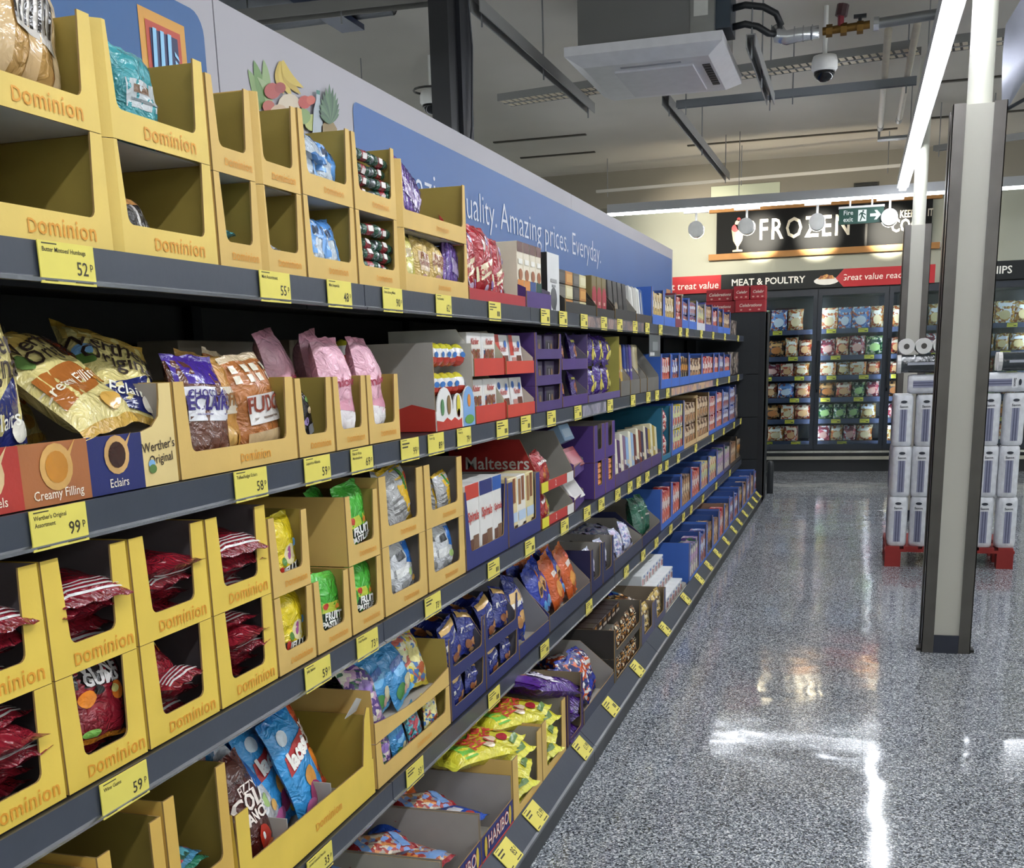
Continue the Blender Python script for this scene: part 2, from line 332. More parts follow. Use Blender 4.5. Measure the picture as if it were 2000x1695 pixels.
def cable_tray(label, A, B):
    A = Vector(A); B = Vector(B); L = (B - A).length
    t = thing('cable_tray', label, 'cable tray', A, math.atan2(B.y - A.y, B.x - A.x), 'cable trays under the ceiling')
    TR = mat('E2D6BC', 'paint', rough=.4)  # cream colour stands in for warm light reflected off the rungs
    for s in (-1, 1):
        MB().box(0, L, s * .11 - .004, s * .11 + .004, 0, .05, DGALV).build('side_rail', t)
    n = int(L / .05); MB().box(0, L, -.012, .012, -.002, .006, DGALV).build('middle_rail', t)
    me = MB().box(-.016, .016, -.11, .11, 0, .004, TR).mesh('rung')
    for i in range(n): link('rung', me, t, ((i + .5) * L / n, 0, .002))
    return t
cable_tray('perforated cable tray passing behind the black pole', at(985, 203, Z=3.3), at(1178, 175, Z=3.3))
cable_tray('perforated cable tray beside the dome camera and the pipes', at(1438, 150, Z=3.3), at(1795, 100, Z=3.3))
cable_tray('perforated cable tray between the aisle lamp and the white column', at(1845, 95, Z=3.3), at(2080, 65, Z=3.3))
# ---- dome cameras
for k, (px, py, zz) in enumerate(((843, 205, 3.28), (1610, 140, 3.22))):
    p = at(px, py, Z=zz); t = thing('dome_camera', ('white dome camera behind the long shelf sign' if k == 0 else 'white dome camera below the cable tray by the pipes'), 'camera', p, 0, 'security dome cameras')
    MB().cyl((0, 0, .06), (0, 0, ZC - p.z), .015, WHITE, 8).build('drop_pole', t)
    MB().lathe([(.03, .1), (.075, .095), (.085, .06), (.085, .015), (.075, 0)], WHITE, 18).build('housing', t, True)
    MB().lathe([(.07, .002), (.066, -.02), (.05, -.045), (.026, -.06), (.004, -.064)], mat('0C0D10', 'plas', rough=.08), 18).build('dome', t, True)
    if k == 0:
        r = MB(); r.tube([(.13 * math.cos(i * math.pi / 8), .13 * math.sin(i * math.pi / 8), .1) for i in range(17)], .008, mat('4A4A48', 'metal'), 6); r.build('mounting_ring', t)
# ---- black pole behind the sign
pb = at(905, 268, X=-2.0)
t = thing('support_pole', 'black steel pole rising behind the long shelf sign', 'pole', (-2.06, pb.y, 0))
MB().box(-.05, .05, -.15, .15, 0, ZC, mat('121318', 'plas')).build('post', t)
MB().box(.05, .07, -.02, .15, 1.0, ZC, mat('1B1D24', 'plas')).build('cable_cover', t)
MB().tube([(.085, -.1, 2.2), (.09, .06, 2.6), (.085, .12, 3.0), (.08, .02, ZC)], .006, mat('3C3E44', 'plas'), 6).build('cable', t)
# ---- corrugated duct piece above the sign
A = at(400, 25, Z=3.3); B = at(665, 8, Z=3.3)
t = thing('roof_deck_panel', 'shiny corrugated metal deck sheet above the sign', 'metal sheet', (A.x - .3, A.y - .6, 3.32))
L = B.x - A.x + .5; b = MB(); n = 36; vs = []
for i in range(n + 1):
    zq = .03 * math.cos(i * math.pi * 6 / n * 2); vs += [(0, i * 1.1 / n, zq), (L, i * 1.1 / n, zq)]
b.add(vs, [(2 * i, 2 * i + 1, 2 * i + 3, 2 * i + 2) for i in range(n)], GALV); b.add([(x, y, z + .01) for x, y, z in vs], [(2 * i, 2 * i + 2, 2 * i + 3, 2 * i + 1) for i in range(n)], GALV); b.build('sheet', t, True)
for qx in (.15, L - .15): MB().cyl((qx, .55, 0), (qx, .55, ZC - 3.32), .006, GALV, 6).build('hanging_rod', t)
MB().box(L - .36, L - .22, 0, 1.1, -.06, -.03, mat('20304E', 'plas')).build('blue_clip', t)
# ---- white sheet hanging at the top beside the column
A = at(2010, 140, Y=6.4)
t = thing('paper_sheet', 'large white sheet hanging folded beside the top of the tall column', 'sheet', (A.x, 6.4, A.z))
b = MB(); vs = [(-.12 + .07 * j * (1 - .3 * abs(i - 2)), .05 * math.sin(i * 1.4 + j * .5), .22 - .11 * i + .05 * j) for i in range(5) for j in range(5)]
b.add(vs, [(i * 5 + j, i * 5 + j + 1, i * 5 + j + 6, i * 5 + j + 5) for i in range(4) for j in range(4)], mat('8E909C', 'plas')); b.build('sheet', t, True)
MB().tube([(-.16, -.02, -.2), (.0, -.02, -.12), (.14, -.02, -.04)], .009, mat('3E3F42', 'metal'), 6).build('hanging_rod', t)
MB().cyl((.02, 0, .2), (.02, 0, ZC - A.z), .004, GALV, 6).build('hanging_wire', t)

# ---- columns
STEEL = mat('625E5B', 'metal', rough=.36); PANEL = mat('B4B1A6', 'paint', rough=.55)
def column(label, x0, x1, y, top):
    t = thing('column', label, 'column', ((x0 + x1) / 2, y, 0), group='clad columns of the aisle'); a = (x1 - x0) / 2; dpt = .24
    MB().box(-a + .01, a - .01, .012, dpt - .01, .085, top - .004, PANEL).build('cladding_panel', t)
    for sx in (-1, 1):
        for yy in (0, dpt):
            g = MB(); sy = 1 if yy == 0 else -1
            g.box(min(sx * a, sx * (a - .053)), max(sx * a, sx * (a - .053)), min(yy, yy + sy * .004), max(yy, yy + sy * .004), 0, top, STEEL)
            g.box(min(sx * a, sx * (a - .004)), max(sx * a, sx * (a - .004)), min(yy, yy + sy * .06), max(yy, yy + sy * .06), 0, top, STEEL)
            g.build('corner_guard', t)
    MB().box(-a + .054, a - .054, -.002, .012, .0, .085, mat('232634', 'plas')).build('kick_plate', t)
    for sx in (-1, 1): MB().box(sx * a - .02, sx * a + .02, .03, .1, 0, .012, mat('3A3836', 'metal')).build('floor_bracket', t)
    MB().cyl((.005, dpt / 2, top - .01), (.005, dpt / 2, ZC), .052, mat('D6D5C8', 'paint', rough=.4), 20).build('pipe', t, True)
    return t
column('steel-cornered grey column standing in front of the paper towel pallet', .348, .565, 5.5, 2.413)
column('slimmer-looking steel-cornered grey column behind the paper towel pallet', .32, .53, 10.0, 2.375)

# ---- freezer wall
YFZ = 14.12; NAVYK = mat('1E2530', 'plas', rough=.35); FBLK = mat('14181D', 'plas', rough=.3)
DOORW = .791; D0 = -.4665
levels = [at(1660, y, Y=14.3).z for y in (641, 693, 732, 775, 817)] + [.36]
PAL = (('C8502E', 'E8B27A', '8A2A22', 'F2DCC0'), ('D9A13B', 'F0D79A', 'A8662A', 'FFFFFF'), ('2F6B45', 'A8C77A', 'E9E4CE', '1D3A2C'), ('C44A5A', 'F0B9A8', 'FFFFFF', '7A2638'), ('3A5C9E', 'E8EEF5', 'C86A48', '7AA3D8'), ('2A2428', 'C87B3C', '4A3A34', 'D8A060'), ('E2954A', 'F4D9A8', 'C45A2C', 'FBF3E0'))
pk = {}
def fpack(shape, w, h, pal):
    key = (shape, round(w, 2), round(h, 2), pal)
    if key not in pk:
        b = MB(); m = mat(PAL[pal], 'print', sc=42)
        if shape == 'bag':
            nu, nv = 8, 8; vs = []
            for s in (-1, 1):
                for i in range(nv + 1):
                    for j in range(nu + 1):
                        u, v = j / nu * 2 - 1, i / nv * 2 - 1; pf = max(0, (1 - abs(u) ** 3) * (1 - abs(v) ** 3)) ** .6
                        wob = noise.noise((u * 2 + pal, v * 2, s + w * 9))
                        vs.append((w / 2 * u * (1 - .06 * (1 - v * v)) + .006 * wob, s * .05 * pf * (1 + .3 * wob), h / 2 * (v + 1) + .01 * wob * (v > .9)))
            n = (nu + 1) * (nv + 1)
            fs = [(k * n + i * (nu + 1) + j, k * n + i * (nu + 1) + j + 1, k * n + (i + 1) * (nu + 1) + j + 1, k * n + (i + 1) * (nu + 1) + j) for k in (0, 1) for i in range(nv) for j in range(nu)]
            b.add(vs, fs, m); me = b.mesh('pack_body', True); deco = (.55, .3, .62)
        else:
            b.bbox(-w / 2, w / 2, -.05, .12, 0, h, m, .004); me = b.mesh('pack_body'); deco = (.8, .3, .75)
        c = MB(); f0 = mat(PAL[pal][3], 'plas'); f1 = mat(PAL[pal][1], 'plas'); y = -.0512 if shape == 'box' else -.056
        c.add([(x * w * .5 * deco[0], y, h * z) for x, z in rrect(-.9, .9, deco[2], deco[2] + .16, .05, 3)], [tuple(range(16))], f0)
        lab = c.mesh('brand_band'); d = MB(); d.add([(w * .3 * math.cos(i * .5236), y - .001, h * .36 + h * .22 * math.sin(i * .5236)) for i in range(12)], [tuple(range(12))], f1); pic = d.mesh('dish_picture')
        pk[key] = (me, lab, pic)
    return pk[key]
doors = [('second freezer door along, its edge behind the black shelf end', -2), ('freezer door beside the black shelf end', -1), ('freezer door in the middle with green tubs inside', 0), ('freezer door behind the two columns', 1), ('freezer door beyond the tall column, with garlic bread inside', 2)]
SHORT = ['freezer behind the black shelf end', 'freezer beside the black shelf end', 'middle freezer', 'freezer behind the columns', 'freezer beyond the tall column']
kinds = ['ready meal', 'pastry', 'vegetable', 'meat', 'fish', 'burger', 'potato']
fcount = {}
for dn, (dl, k) in enumerate(doors):
    x0 = D0 + k * DOORW; t = thing('freezer_cabinet', 'black upright ' + dl.replace('freezer door', 'freezer cabinet'), 'freezer', (x0, YFZ, 0), 0, 'upright freezers along the far wall')
    W = DOORW
    MB().box(0, W, .62, .66, .2, 2.13, FBLK).box(0, W, .05, .66, 2.05, 2.14, FBLK).box(0, W, .03, .66, .2, .3, FBLK).build('cabinet_body', t)
    for s in (0, W - .012): MB().box(s, s + .012, .05, .66, .2, 2.1, FBLK).build('side_wall', t)
    MB().box(0, W, .06, .66, 0, .2, mat('17191C', 'plas')).build('plinth', t)
    MB().box(0, W, .02, .06, .225, .25, mat('C9C8C0', 'metal', rough=.25)).build('bumper_rail', t)
    MB().box(0, W, .01, .05, .145, .185, mat('B9B5A8', 'metal', rough=.3)).build('lower_bumper_rail', t)
    for q in range(24): MB().box(.04 + q * .03, .06 + q * .03, .058, .062, .075, .09, BLK).build('vent_slot', t) if k in (-1, 0) else None
    d = MB()
    d.box(0.004, .05, 0, .045, .27, 2.12, NAVYK).box(W - .05, W - .004, 0, .045, .27, 2.12, NAVYK).box(.05, W - .05, 0, .045, .27, .33, NAVYK).box(.05, W - .05, 0, .045, 2.05, 2.12, NAVYK)
    dr = d.build('door', t)
    MB().box(.05, W - .05, .012, .018, .33, 2.05, mat('DDE6EA', 'glass')).build('pane', dr)
    MB().tube([(.02, -.005, .95), (.02, -.04, .98), (.02, -.04, 1.5), (.02, -.005, 1.53)], .011, FBLK, 8).build('handle', dr)
    for s in (.014, W - .03): MB().box(s, s + .016, .05, .06, .35, 2.03, mat('EAF3FF', 'emit', s=36)).build('door_lamp', t)
    for li, z in enumerate(levels):
        sh = MB().box(.015, W - .015, .14, .6, z - .02, z, mat('3A4150', 'metal', rough=.4)).build('shelf', t)
        MB().box(.015, W - .015, .12, .14, z - .055, z, mat('4A5068', 'plas', rough=.4)).build('price_rail', sh)
        if li == 5: MB().box(.06, W - .06, .1, .115, z - .085, z - .06, mat('6A6E76', 'metal')).build('air_grille', t)
        for tx in ((.16, .52), (.22, .6), (.18, .55), (.12, .5), (.25, .58), (.33,))[(li + k) % 6]:
            fcount['t', k] = fcount.get(('t', k), 0) + 1
            tg = thing('freezer_price_tag', f'{ORD[fcount["t", k] - 1]} yellow ticket in the {SHORT[dn]}', 'price tag', (x0 + tx, YFZ + .117, z - .05), 0, 'yellow tickets in the freezers')
            MB().box(-.055, .055, -.002, .001, 0, .045, mat('E8DC4A', 'plas')).build('card', tg)
            MB().box(-.04, .02, -.003, -.002, .03, .034, mat('4A4630', 'ink')).box(.015, .045, -.003, -.002, .01, .02, mat('4A4630', 'ink')).build('print', tg)
        x = .03; rnd = random.Random(k * 17 + li * 5 + 3); room = (levels[li - 1] - .07 - z if li else 2.03 - z - .02)
        while x < W - .1 and k > -2:
            shape = 'box' if rnd.random() < .4 and li not in (1, 3) else 'bag'
            wq = rnd.choice((.15, .18, .2)); hq = min(room * .92, rnd.choice((.19, .21, .23))) if li else .24
            pal = rnd.choice((0, 1, 6, 3, 0, 5, 6, 4, 2, 3))
            if li == 4 and k == 0: pal = 2 if x < .4 else 1; shape = 'bag'
            if k == 2: pal = 1 if li < 2 else pal
            if x + wq > W - .02: break
            key = ('p', k); fcount[key] = fcount.get(key, 0) + 1
            col = ('orange-red', 'golden', 'dark green', 'pink-red', 'blue and white', 'brown and black', 'amber')[pal]
            me, lab, pic = fpack(shape, wq, hq, pal)
            o = tag(link('frozen_food_' + shape, me, None, (x0 + x + wq / 2, YFZ + .2 + rnd.random() * .04, z + .001), (math.radians(-6 if shape == 'bag' else 0), 0, rnd.gauss(0, .05))),
                    f'{col} frozen {"bag" if shape == "bag" else "carton"}, {ORD[min(fcount[key], 20) - 1] if fcount[key] <= 20 else "late " + ORD[fcount[key] - 21]} pack in the {SHORT[dn]}', 'frozen food', 'frozen food behind the doors')
            link('brand_band', lab, o); link('dish_picture', pic, o)
            x += wq + .006
# header boards above the freezers
hz0, hz1 = 2.135, 2.335
def header(label, x0, x1, col, parts):
    t = thing('header_board', label, 'sign', (x0, YFZ - .02, hz0), 0, 'header boards above the freezers'); W = x1 - x0
    MB().box(0, W, 0, .05, 0, hz1 - hz0, mat(col, 'paint', rough=.7)).build('board', t)
    for s, x, z, size, c, off, sh in parts: lettering(t, s, x - x0, z, size, c, off=off, shear=sh)
    return t
xm = at(1440, 552, Y=14.1).x; xe = at(1582, 545, Y=14.1).x
xr = at(1400, 545, Y=14.1).x
h1 = header('red header board with white handwriting behind the black shelf end', -2.6, xr + .05, 'B5282F', [('great treat value', xr - .36, .085, .115, 'F6E9DE', .004, .12)])
h2 = header('black header board reading MEAT & POULTRY', xr + .05, at(1583, 540, Y=14.1).x, '14191B', [('MEAT & POULTRY', (xm + at(1560, 547, Y=14.1).x) / 2, .1, .105, 'F4F2EA', .02, 0)])
xd = at(1583, 540, Y=14.1).x; xq = at(1648, 540, Y=14.1).x
h3 = header('black header board with a plated pie picture', xd, xq, '14191B', [])
pc = MB(); cx = at(1614, 543, Y=14.1).x - xd
pc.add([(cx + .14 * math.cos(i * .4189), -.002, .075 + .045 * math.sin(i * .4189)) for i in range(15)], [tuple(range(15))], mat('E8E6E0', 'plas')); pc.build('plate_picture', h3)
pc = MB(); pc.add([(cx + .095 * math.cos(i * .3927), -.004, .095 + .055 * abs(math.sin(i * .3927)) - .01 * (i % 2)) for i in range(9)], [tuple(range(9))], mat(('B8763A', '8A4A22', 'D8A35A'), 'print', sc=40)); pc.build('pie_picture', h3)
h4 = header('red arrow-shaped header board reading Great value ready to eat', xq, at(1790, 530, Y=14.1).x + .2, 'B5282F', [('Great value ready to', at(1712, 538, Y=14.1).x + .02, .1, .1, 'F6E9DE', .004, .12)])
MB().prism([(-.09, .1), (0, 0), (0, .2)], lambda p, q, d: (p, d - .0035, q), .002, mat('B5282F', 'paint')).build('arrow_tip', h4)
h5 = header('black header board reading CHIPS beyond the tall column', at(1800, 530, Y=14.1).x + .22, 2.6, '14191B', [('CHIPS', at(1948, 532, Y=14.1).x, .1, .115, 'F4F2EA', .015, 0)])
# black framed sign on the wall above
YS = 14.76
a0 = at(1400, 416, Y=YS); a1 = at(1400, 497, Y=YS); x1s = at(1822, 400, Y=YS).x
t = thing('frozen_sign', 'large black wall sign reading FROZEN between two timber rails', 'sign', (a0.x, YS, a1.z)); Wd = x1s - a0.x; Hd = a0.z - a1.z
MB().box(0, Wd, 0, .03, 0, Hd, mat('101316', 'paint', rough=.85)).build('board', t)
OAK = mat('B9854A', 'card'); MB().box(-.09, Wd + .1, -.05, .04, -.07, 0, OAK).build('lower_rail', t); MB().box(-.09, Wd + .1, -.05, .04, Hd, Hd + .05, OAK).build('upper_rail', t)
for wd_, pa, pb_, zz, size, off in (('FROZEN', 1484, 1660, .30, .34, .012), ('KEEPING IT', 1757, 1822, .62, .115, .02), ('COOL', 1741, 1812, .30, .2, .02)):
    xa, xb = at(pa, 440, Y=YS).x - a0.x, at(pb_, 430, Y=YS).x - a0.x; tv, tf = text2d(wd_, size, off, 0, 1.2 if size > .3 else 1.0, True); x0 = min(p for p, q in tv); kx = (xb - xa) / (max(p for p, q in tv) - x0)
    MB().add([(xa + (p - x0) * kx, -.002, Hd * zz + q) for p, q in tv], tf, mat('F0EAD8', 'ink')).build('lettering', t)
MB().box(at(1690, 430, Y=YS).x - a0.x, at(1693, 430, Y=YS).x - a0.x + .01, -.004, 0, 0, Hd, mat('0E1012', 'paint')).build('panel_joint', t)
sx = at(1441, 450, Y=YS).x - a0.x; s = MB()
s.add([(sx + x * .001, -.003, .02 + z * .001) for x, z in ((-60, 0), (60, 0), (60, 18), (12, 26), (12, 60), (55, 130), (75, 260), (-75, 260), (-55, 130), (-12, 60), (-12, 26), (-60, 18))], [tuple(range(12))], mat('E6D3A8', 'plas')); s.build('sundae_glass_print', t)
for dx, dz, r, c in ((-30, 275, 45, 'D8404A'), (30, 290, 45, 'F0D9B0'), (5, 330, 42, 'F4E6CC'), (10, 378, 22, 'C4202C')):
    MB().add([(sx + dx * .001 + r * .001 * math.cos(i * .5236), -.004, .02 + dz * .001 + r * .001 * math.sin(i * .5236)) for i in range(12)], [tuple(range(12))], mat(c, 'plas')).build('scoop_print', t)
# small white alarm box on the wall
p = at(1828, 478, Y=14.8); t = thing('alarm_box', 'small white box on the wall beside the black sign', 'alarm box', (p.x, 14.82, p.z)); MB().bbox(-.06, .06, 0, .03, -.035, .035, WHITE, .006).build('cover', t); MB().box(-.03, .03, -.003, .001, -.008, .008, mat('B8B8B4', 'plas')).build('slot', t)
p = at(1692, 368, Y=14.3); t = thing('air_vent', 'dark rectangular vent high on the freezer soffit', 'vent', (p.x, 14.329, p.z + .02)); MB().box(-.14, .14, 0, .02, -.05, .05, mat('55544C', 'metal')).build('frame', t)
for i in range(4): MB().box(-.12, .12, -.006, .002, -.036 + i * .022, -.024 + i * .022, BLK).build('slat', t)
# fire exit sign
p = at(1682, 421, Y=12.42); t = thing('fire_exit_sign', 'green fire exit sign with running man and arrow under the lamp', 'sign', (p.x, 12.42, p.z))
W2, H2 = .215, .075
MB().box(-W2, W2, 0, .03, -H2, H2, mat('1C4A3E', 'plas')).build('board', t); MB().box(-W2 - .005, W2 + .005, -.005, .035, H2, H2 + .02, WHITE).build('light_bar', t)
for x in (-.11, .1): MB().cyl((x, .015, H2), (x, .015, 2.9 - p.z), .008, WHITE, 8).build('hanger', t)
lettering(t, 'Fire', -.125, .032, .062, 'E8EFE8', off=.01); lettering(t, 'exit', -.125, -.032, .062, 'E8EFE8', off=.01)
G = mat('E8EFE8', 'plas')
MB().add([(x, -.002, z) for x, z in ((.085, -.014), (.145, -.014), (.125, -.045), (.15, -.045), (.19, 0), (.15, .045), (.125, .045), (.145, .014), (.085, .014))], [tuple(range(9))], G).build('arrow', t)
MB().add([(x, -.002, z) for x, z in ((-.03, -.055), (.05, -.055), (.05, .055), (-.03, .055))], [(0, 1, 2, 3)], G).build('doorway_symbol', t)
m = MB(); gm = mat('1C4A3E', 'plas')
m.add([(.018 + .01 * math.cos(i * .785), -.0035, .042 + .01 * math.sin(i * .785)) for i in range(8)], [tuple(range(8))], gm)
for q in (((-.012, .03), (.012, .034), (.01, -.005), (-.004, -.005)), ((-.004, 0), (.01, 0), (-.008, -.05), (-.02, -.05)), ((.0, 0), (.012, .0), (.036, -.03), (.026, -.036)), ((.008, .03), (.04, .008), (.036, 0), (.004, .02)), ((-.012, .03), (-.03, .006), (-.024, 0), (-.004, .022))):
    m.add([(x + .006, -.0035, z) for x, z in q], [(0, 1, 2, 3)], gm)
m.build('running_man', t)

# ------------------------------------------------------------------ the long shelf
SX, FX, BX = -1.03, -1.043, -.885               # price rail plane, carton fronts on the upper shelves, carton fronts on the base
SZ = [1.572, 1.2275, .82, .425, .10]            # shelf tops, from the top shelf down
JY = [-.33, 1.0, 2.34, 3.67, 5.0, 6.2, 7.65, 9.0, 10.3, 11.08]
RAIL = mat('3B404B', 'plas', rough=.33); SILV = mat('B4B6B8', 'metal', rough=.25); SHB = mat('17191D', 'plas', rough=.45); BACKP = mat('101216', 'plas', rough=.6)
shelving = thing('shelving_unit', 'long black supermarket shelving run filled with confectionery along the aisle', 'shelving', (0, 0, 0))
for i in range(len(JY) - 1):
    y0, y1 = JY[i] + .002, JY[i + 1] - .002
    MB().box(-1.49, -1.475, y0, y1, .05, 1.6, BACKP).build('back_panel', shelving)
    MB().box(-1.475, -1.45, y0 - .02, y0 + .02, .05, 1.58, mat('1E2024', 'metal', rough=.5)).build('upright', shelving)
    for k in range(4):
        z = SZ[k]; s = MB()
        s.box(-1.475, SX - .004, y0, y1, z - .028, z - .001, SHB)
        s.box(-1.2, -1.17, y0, y1, z - .045, z - .028, SHB)
        o = s.build('shelf_board', shelving)
        MB().box(SX - .004, SX, y0, y1, z - .046, z, RAIL).build('price_rail', o)
        r = MB(); r.prism([(SX - .006, z - .052), (SX + .004, z - .052), (SX + .006, z - .047), (SX - .001, z - .044), (SX - .006, z - .046)], lambda p, q, d: (p, y0 + d, q), y1 - y0, SILV); r.build('rail_edge', o)
    o = MB().box(-1.475, BX + .003, y0, y1, .07, SZ[4] - .001, SHB).build('base_deck', shelving)
    MB().box(-.86, -.833, y0, y1, 0, .07, mat('4C4E50', 'metal', rough=.45)).build('kick_plate', shelving)
    p = MB(); p.prism([(-.833, .066), (-.829, .07), (-.884, .125), (-.893, .122)], lambda a, c, d: (a, y0 + d, c), y1 - y0, RAIL); p.build('base_price_rail', shelving)
    MB().prism([(-.8335, .06), (-.826, .063), (-.826, .072), (-.8335, .075)], lambda a, c, d: (a, y0 + d, c), y1 - y0, mat('6E7174', 'metal', rough=.3)).build('rail_edge', shelving)
# black end unit with the red boxes on it
ye = 11.1
end = thing('shelf_end_unit', 'tall black panelled end of the long shelf', 'shelving end', (-1.49, ye, 0))
pz = [0.02, .42, .82, 1.22, 1.78]
for i in range(4): MB().box(0, .6, .004, .03, pz[i] + .003, pz[i + 1] - .003, mat('1B1E22', 'plas', rough=.5)).build('panel', end)
MB().box(.6, .655, 0, .26, 0, 1.785, mat('121418', 'plas', rough=.5)).build('corner_post', end)
MB().box(-.01, .655, .03, .55, 0, 1.788, mat('121418', 'plas', rough=.5)).build('carcass', end)
RED = 'A3202A'
for k, (x0, x1, z0, z1, dy) in enumerate(((-1.14, -.995, 1.905, 2.03, .05), (-.985, -.845, 1.905, 2.03, .05), (-1.12, -.845, 1.79, 1.903, .03), (-1.42, -1.13, 1.79, 1.9, .1), (-1.4, -1.15, 1.902, 2.01, .1))):
    lab = ('small red chocolate box on top, second from the outer corner of the black shelf end', 'small red chocolate box on top at the outer corner of the black shelf end', 'wide red chocolate box under the two small ones on the black shelf end', 'lower red chocolate box set back on the black shelf end', 'upper red chocolate box set back on the black shelf end')[k]
    t = thing('chocolate_box', lab, 'box', (x0, ye + dy, z0), 0, 'red boxes on the shelf end'); W = x1 - x0; H = z1 - z0
    MB().bbox(0, W, 0, .2, 0, H, mat(RED, 'card', rough=.4), .003).build('carton', t)
    lettering(t, 'Celebrations' if W > .2 else 'Celebr', W * .5, H * .55, .04 if W > .2 else .036, 'E6CFC0', off=.02, shear=.3)
    for q in range(3): MB().add([(W * (.2 + .3 * q) + .012 * math.cos(i * 1.05), -.0015, H * .2 + .008 * math.sin(i * 1.05)) for i in range(6)], [tuple(range(6))], mat('D8A090', 'ink')).build('sweet_print', t)
# bumper bollard at the shelf end
p = at(1502, 965, Z=0)
t = thing('bollard', 'short black trolley bumper post at the foot of the black shelf end', 'bollard', (p.x, 11.9, 0))
MB().lathe([(.035, 0), (.035, .3), (.03, .325), (.012, .335)], mat('2A2D30', 'plas'), 14).build('post', t, True); MB().tube([(-.17, .02, .03), (-.1, .01, .1), (-.02, 0, .22)], .014, mat('3A3D40', 'metal'), 8).build('brace', t, True); MB().cyl((-.17, .02, 0), (-.17, .02, .05), .03, mat('1A1C1E', 'plas'), 10).build('foot', t)

# ---- sign board behind the top shelf
XS = -1.5; ys1 = 9.74; zs1 = 2.262
sign = thing('shelf_sign', 'long white and blue board above the shelf reading Amazing prices Everyday', 'sign', (XS, 0, 1.45), Q)
SB = mat('ABA8AE', 'paint', rough=.55); BLUE = mat('2F5C9A', 'paint', rough=.55)
MB().box(-.2, 1.05, 0, .03, 0, zs1 - 1.45, SB).build('panel', sign); MB().box(1.054, 2.612, 0, .03, 0, zs1 - 1.45, SB).build('panel', sign)
MB().box(2.618, 6.2, 0, .03, 0, zs1 - 1.45, SB).build('panel', sign); MB().box(6.204, ys1, 0, .03, 0, zs1 - 1.45, SB).build('panel', sign)
def sprint(name, pts, col, y=-.002, kind='paint'): return MB().add([(p, y, q) for p, q in pts], [tuple(range(len(pts)))], mat(col, kind) if kind != 'print' else mat(col, 'print', sc=30)).build(name, sign)
sprint('blue_field', rrect(.2, 2.56, .05, .76, .05), '245A92')
sprint('blue_field', rrect(3.395, ys1 - .05, .05, .735, .03), '2F5E9E')
def sp(px, py): q = at(px, py, X=XS); return (q.y, q.z - 1.45)
tl, tr = sp(265, 8), sp(357, 52); lx0, lx1 = tl[0], tr[0]; lt = (tl[1] + tr[1]) / 2; lw = lx1 - lx0; lh = lw * 1.18; lb = lt - lh
for i, (ins, c) in enumerate(((0, 'D69A3A'), (.022, 'B8402A'), (.036, '1C2450'))): sprint('logo_frame', [(lx0 + ins, lb + ins), (lx1 - ins, lb + ins), (lx1 - ins, lt - ins), (lx0 + ins, lt - ins)], c, -.003 - i * .001)
for i in range(3): x = lx0 + lw * (.27 + .16 * i); sprint('logo_bar', [(x - lw * .06, lb + lh * .36), (x + lw * .02, lb + lh * .36), (x + lw * .06, lb + lh * .84), (x - lw * .02, lb + lh * .84)], '8FC7EC', -.0065)
for i in range(4): z = lb + lh * (.66 - .085 * i); w2 = lw * (.1 + .03 * i); x = lx0 + lw * .7; sprint('logo_bar', [(x, z - lh * .012), (x + w2, z - lh * .05), (x + w2 - .004, z - lh * .01), (x, z + lh * .035)], '8FC7EC', -.0065)
lettering(sign, 'ALDI', (lx0 + lx1) / 2, lb + lh * .2, .07, 'F0F0F4', y=-.0066, off=.03)
qx = sp(1305, 530)[0]
for i, (a, c) in enumerate(((.11, 'C88A5A'), (.085, '1C2450'), (.05, '8FC7EC'))): sprint('small_logo', [(qx - a, .35 - a * .75), (qx + a, .35 - a * .75), (qx + a, .35 + a * 1.25), (qx - a, .35 + a * 1.25)], c, -.003 - i * .001)
# slogan: words set where they stand on the board
for s, ya, yb in (('Amazing', 3.6, 4.285), ('quality.', 4.345, 4.83), ('Amazing', 4.885, 5.56), ('prices.', 5.63, 6.1), ('Everyday.', 6.2, 6.915)):
    tv, tf = text2d(s, .165, -.008, base=True); x0 = min(p for p, q in tv); k = (yb - ya) / (max(p for p, q in tv) - x0)
    MB().add([(ya + (p - x0) * k, -.004, 1.957 - 1.45 + q) for p, q in tv], tf, mat('D5DAE6', 'ink')).build('lettering', sign)
# fruit print
def leafp(name, a0, a1, wd, col, bend=0, y=-.002):
    (xa, za), (xb, zb) = a0, a1; dx, dz = xb - xa, zb - za; L = math.hypot(dx, dz); nx, nz = -dz / L, dx / L; n = 8; up, dn = [], []
    for i in range(n + 1):
        f = i / n; wv = wd * math.sin(math.pi * min(1, f * .92 + .08)) ** .8; c = bend * math.sin(math.pi * f)
        up.append((xa + dx * f + nx * (c + wv), za + dz * f + nz * (c + wv))); dn.append((xa + dx * f + nx * (c - wv), za + dz * f + nz * (c - wv)))
    pt = [sp(*q) for q in dn + up[::-1]]
    MB().add([(p, y, q) for p, q in pt], [(i, i + 1, 2 * n + 1 - i - 1, 2 * n + 1 - i) for i in range(n)], mat(col, 'paint')).build(name, sign)
for k, (q0, q1, wd, c, bd) in enumerate((((505, 215), (483, 135), 9, '7F9A62', 5), ((512, 210), (494, 117), 9, '6A8C50', 3), ((520, 200), (513, 116), 8, '8CA470', 2), ((528, 205), (500, 150), 7, '94A878', 6))): leafp('corn_leaf_print', q0, q1, wd, c, bd, -.002 - .0004 * k)
for k, (q0, q1, c, bd) in enumerate((((545, 120), (552, 185), 'BFA445', 6), ((547, 120), (568, 190), 'CDB350', 7), ((549, 122), (585, 185), 'B99D3C', 8), ((548, 119), (590, 172), 'C9B04C', 9))): leafp('banana_print', q0, q1, 8, c, bd, -.004 - .0004 * k)
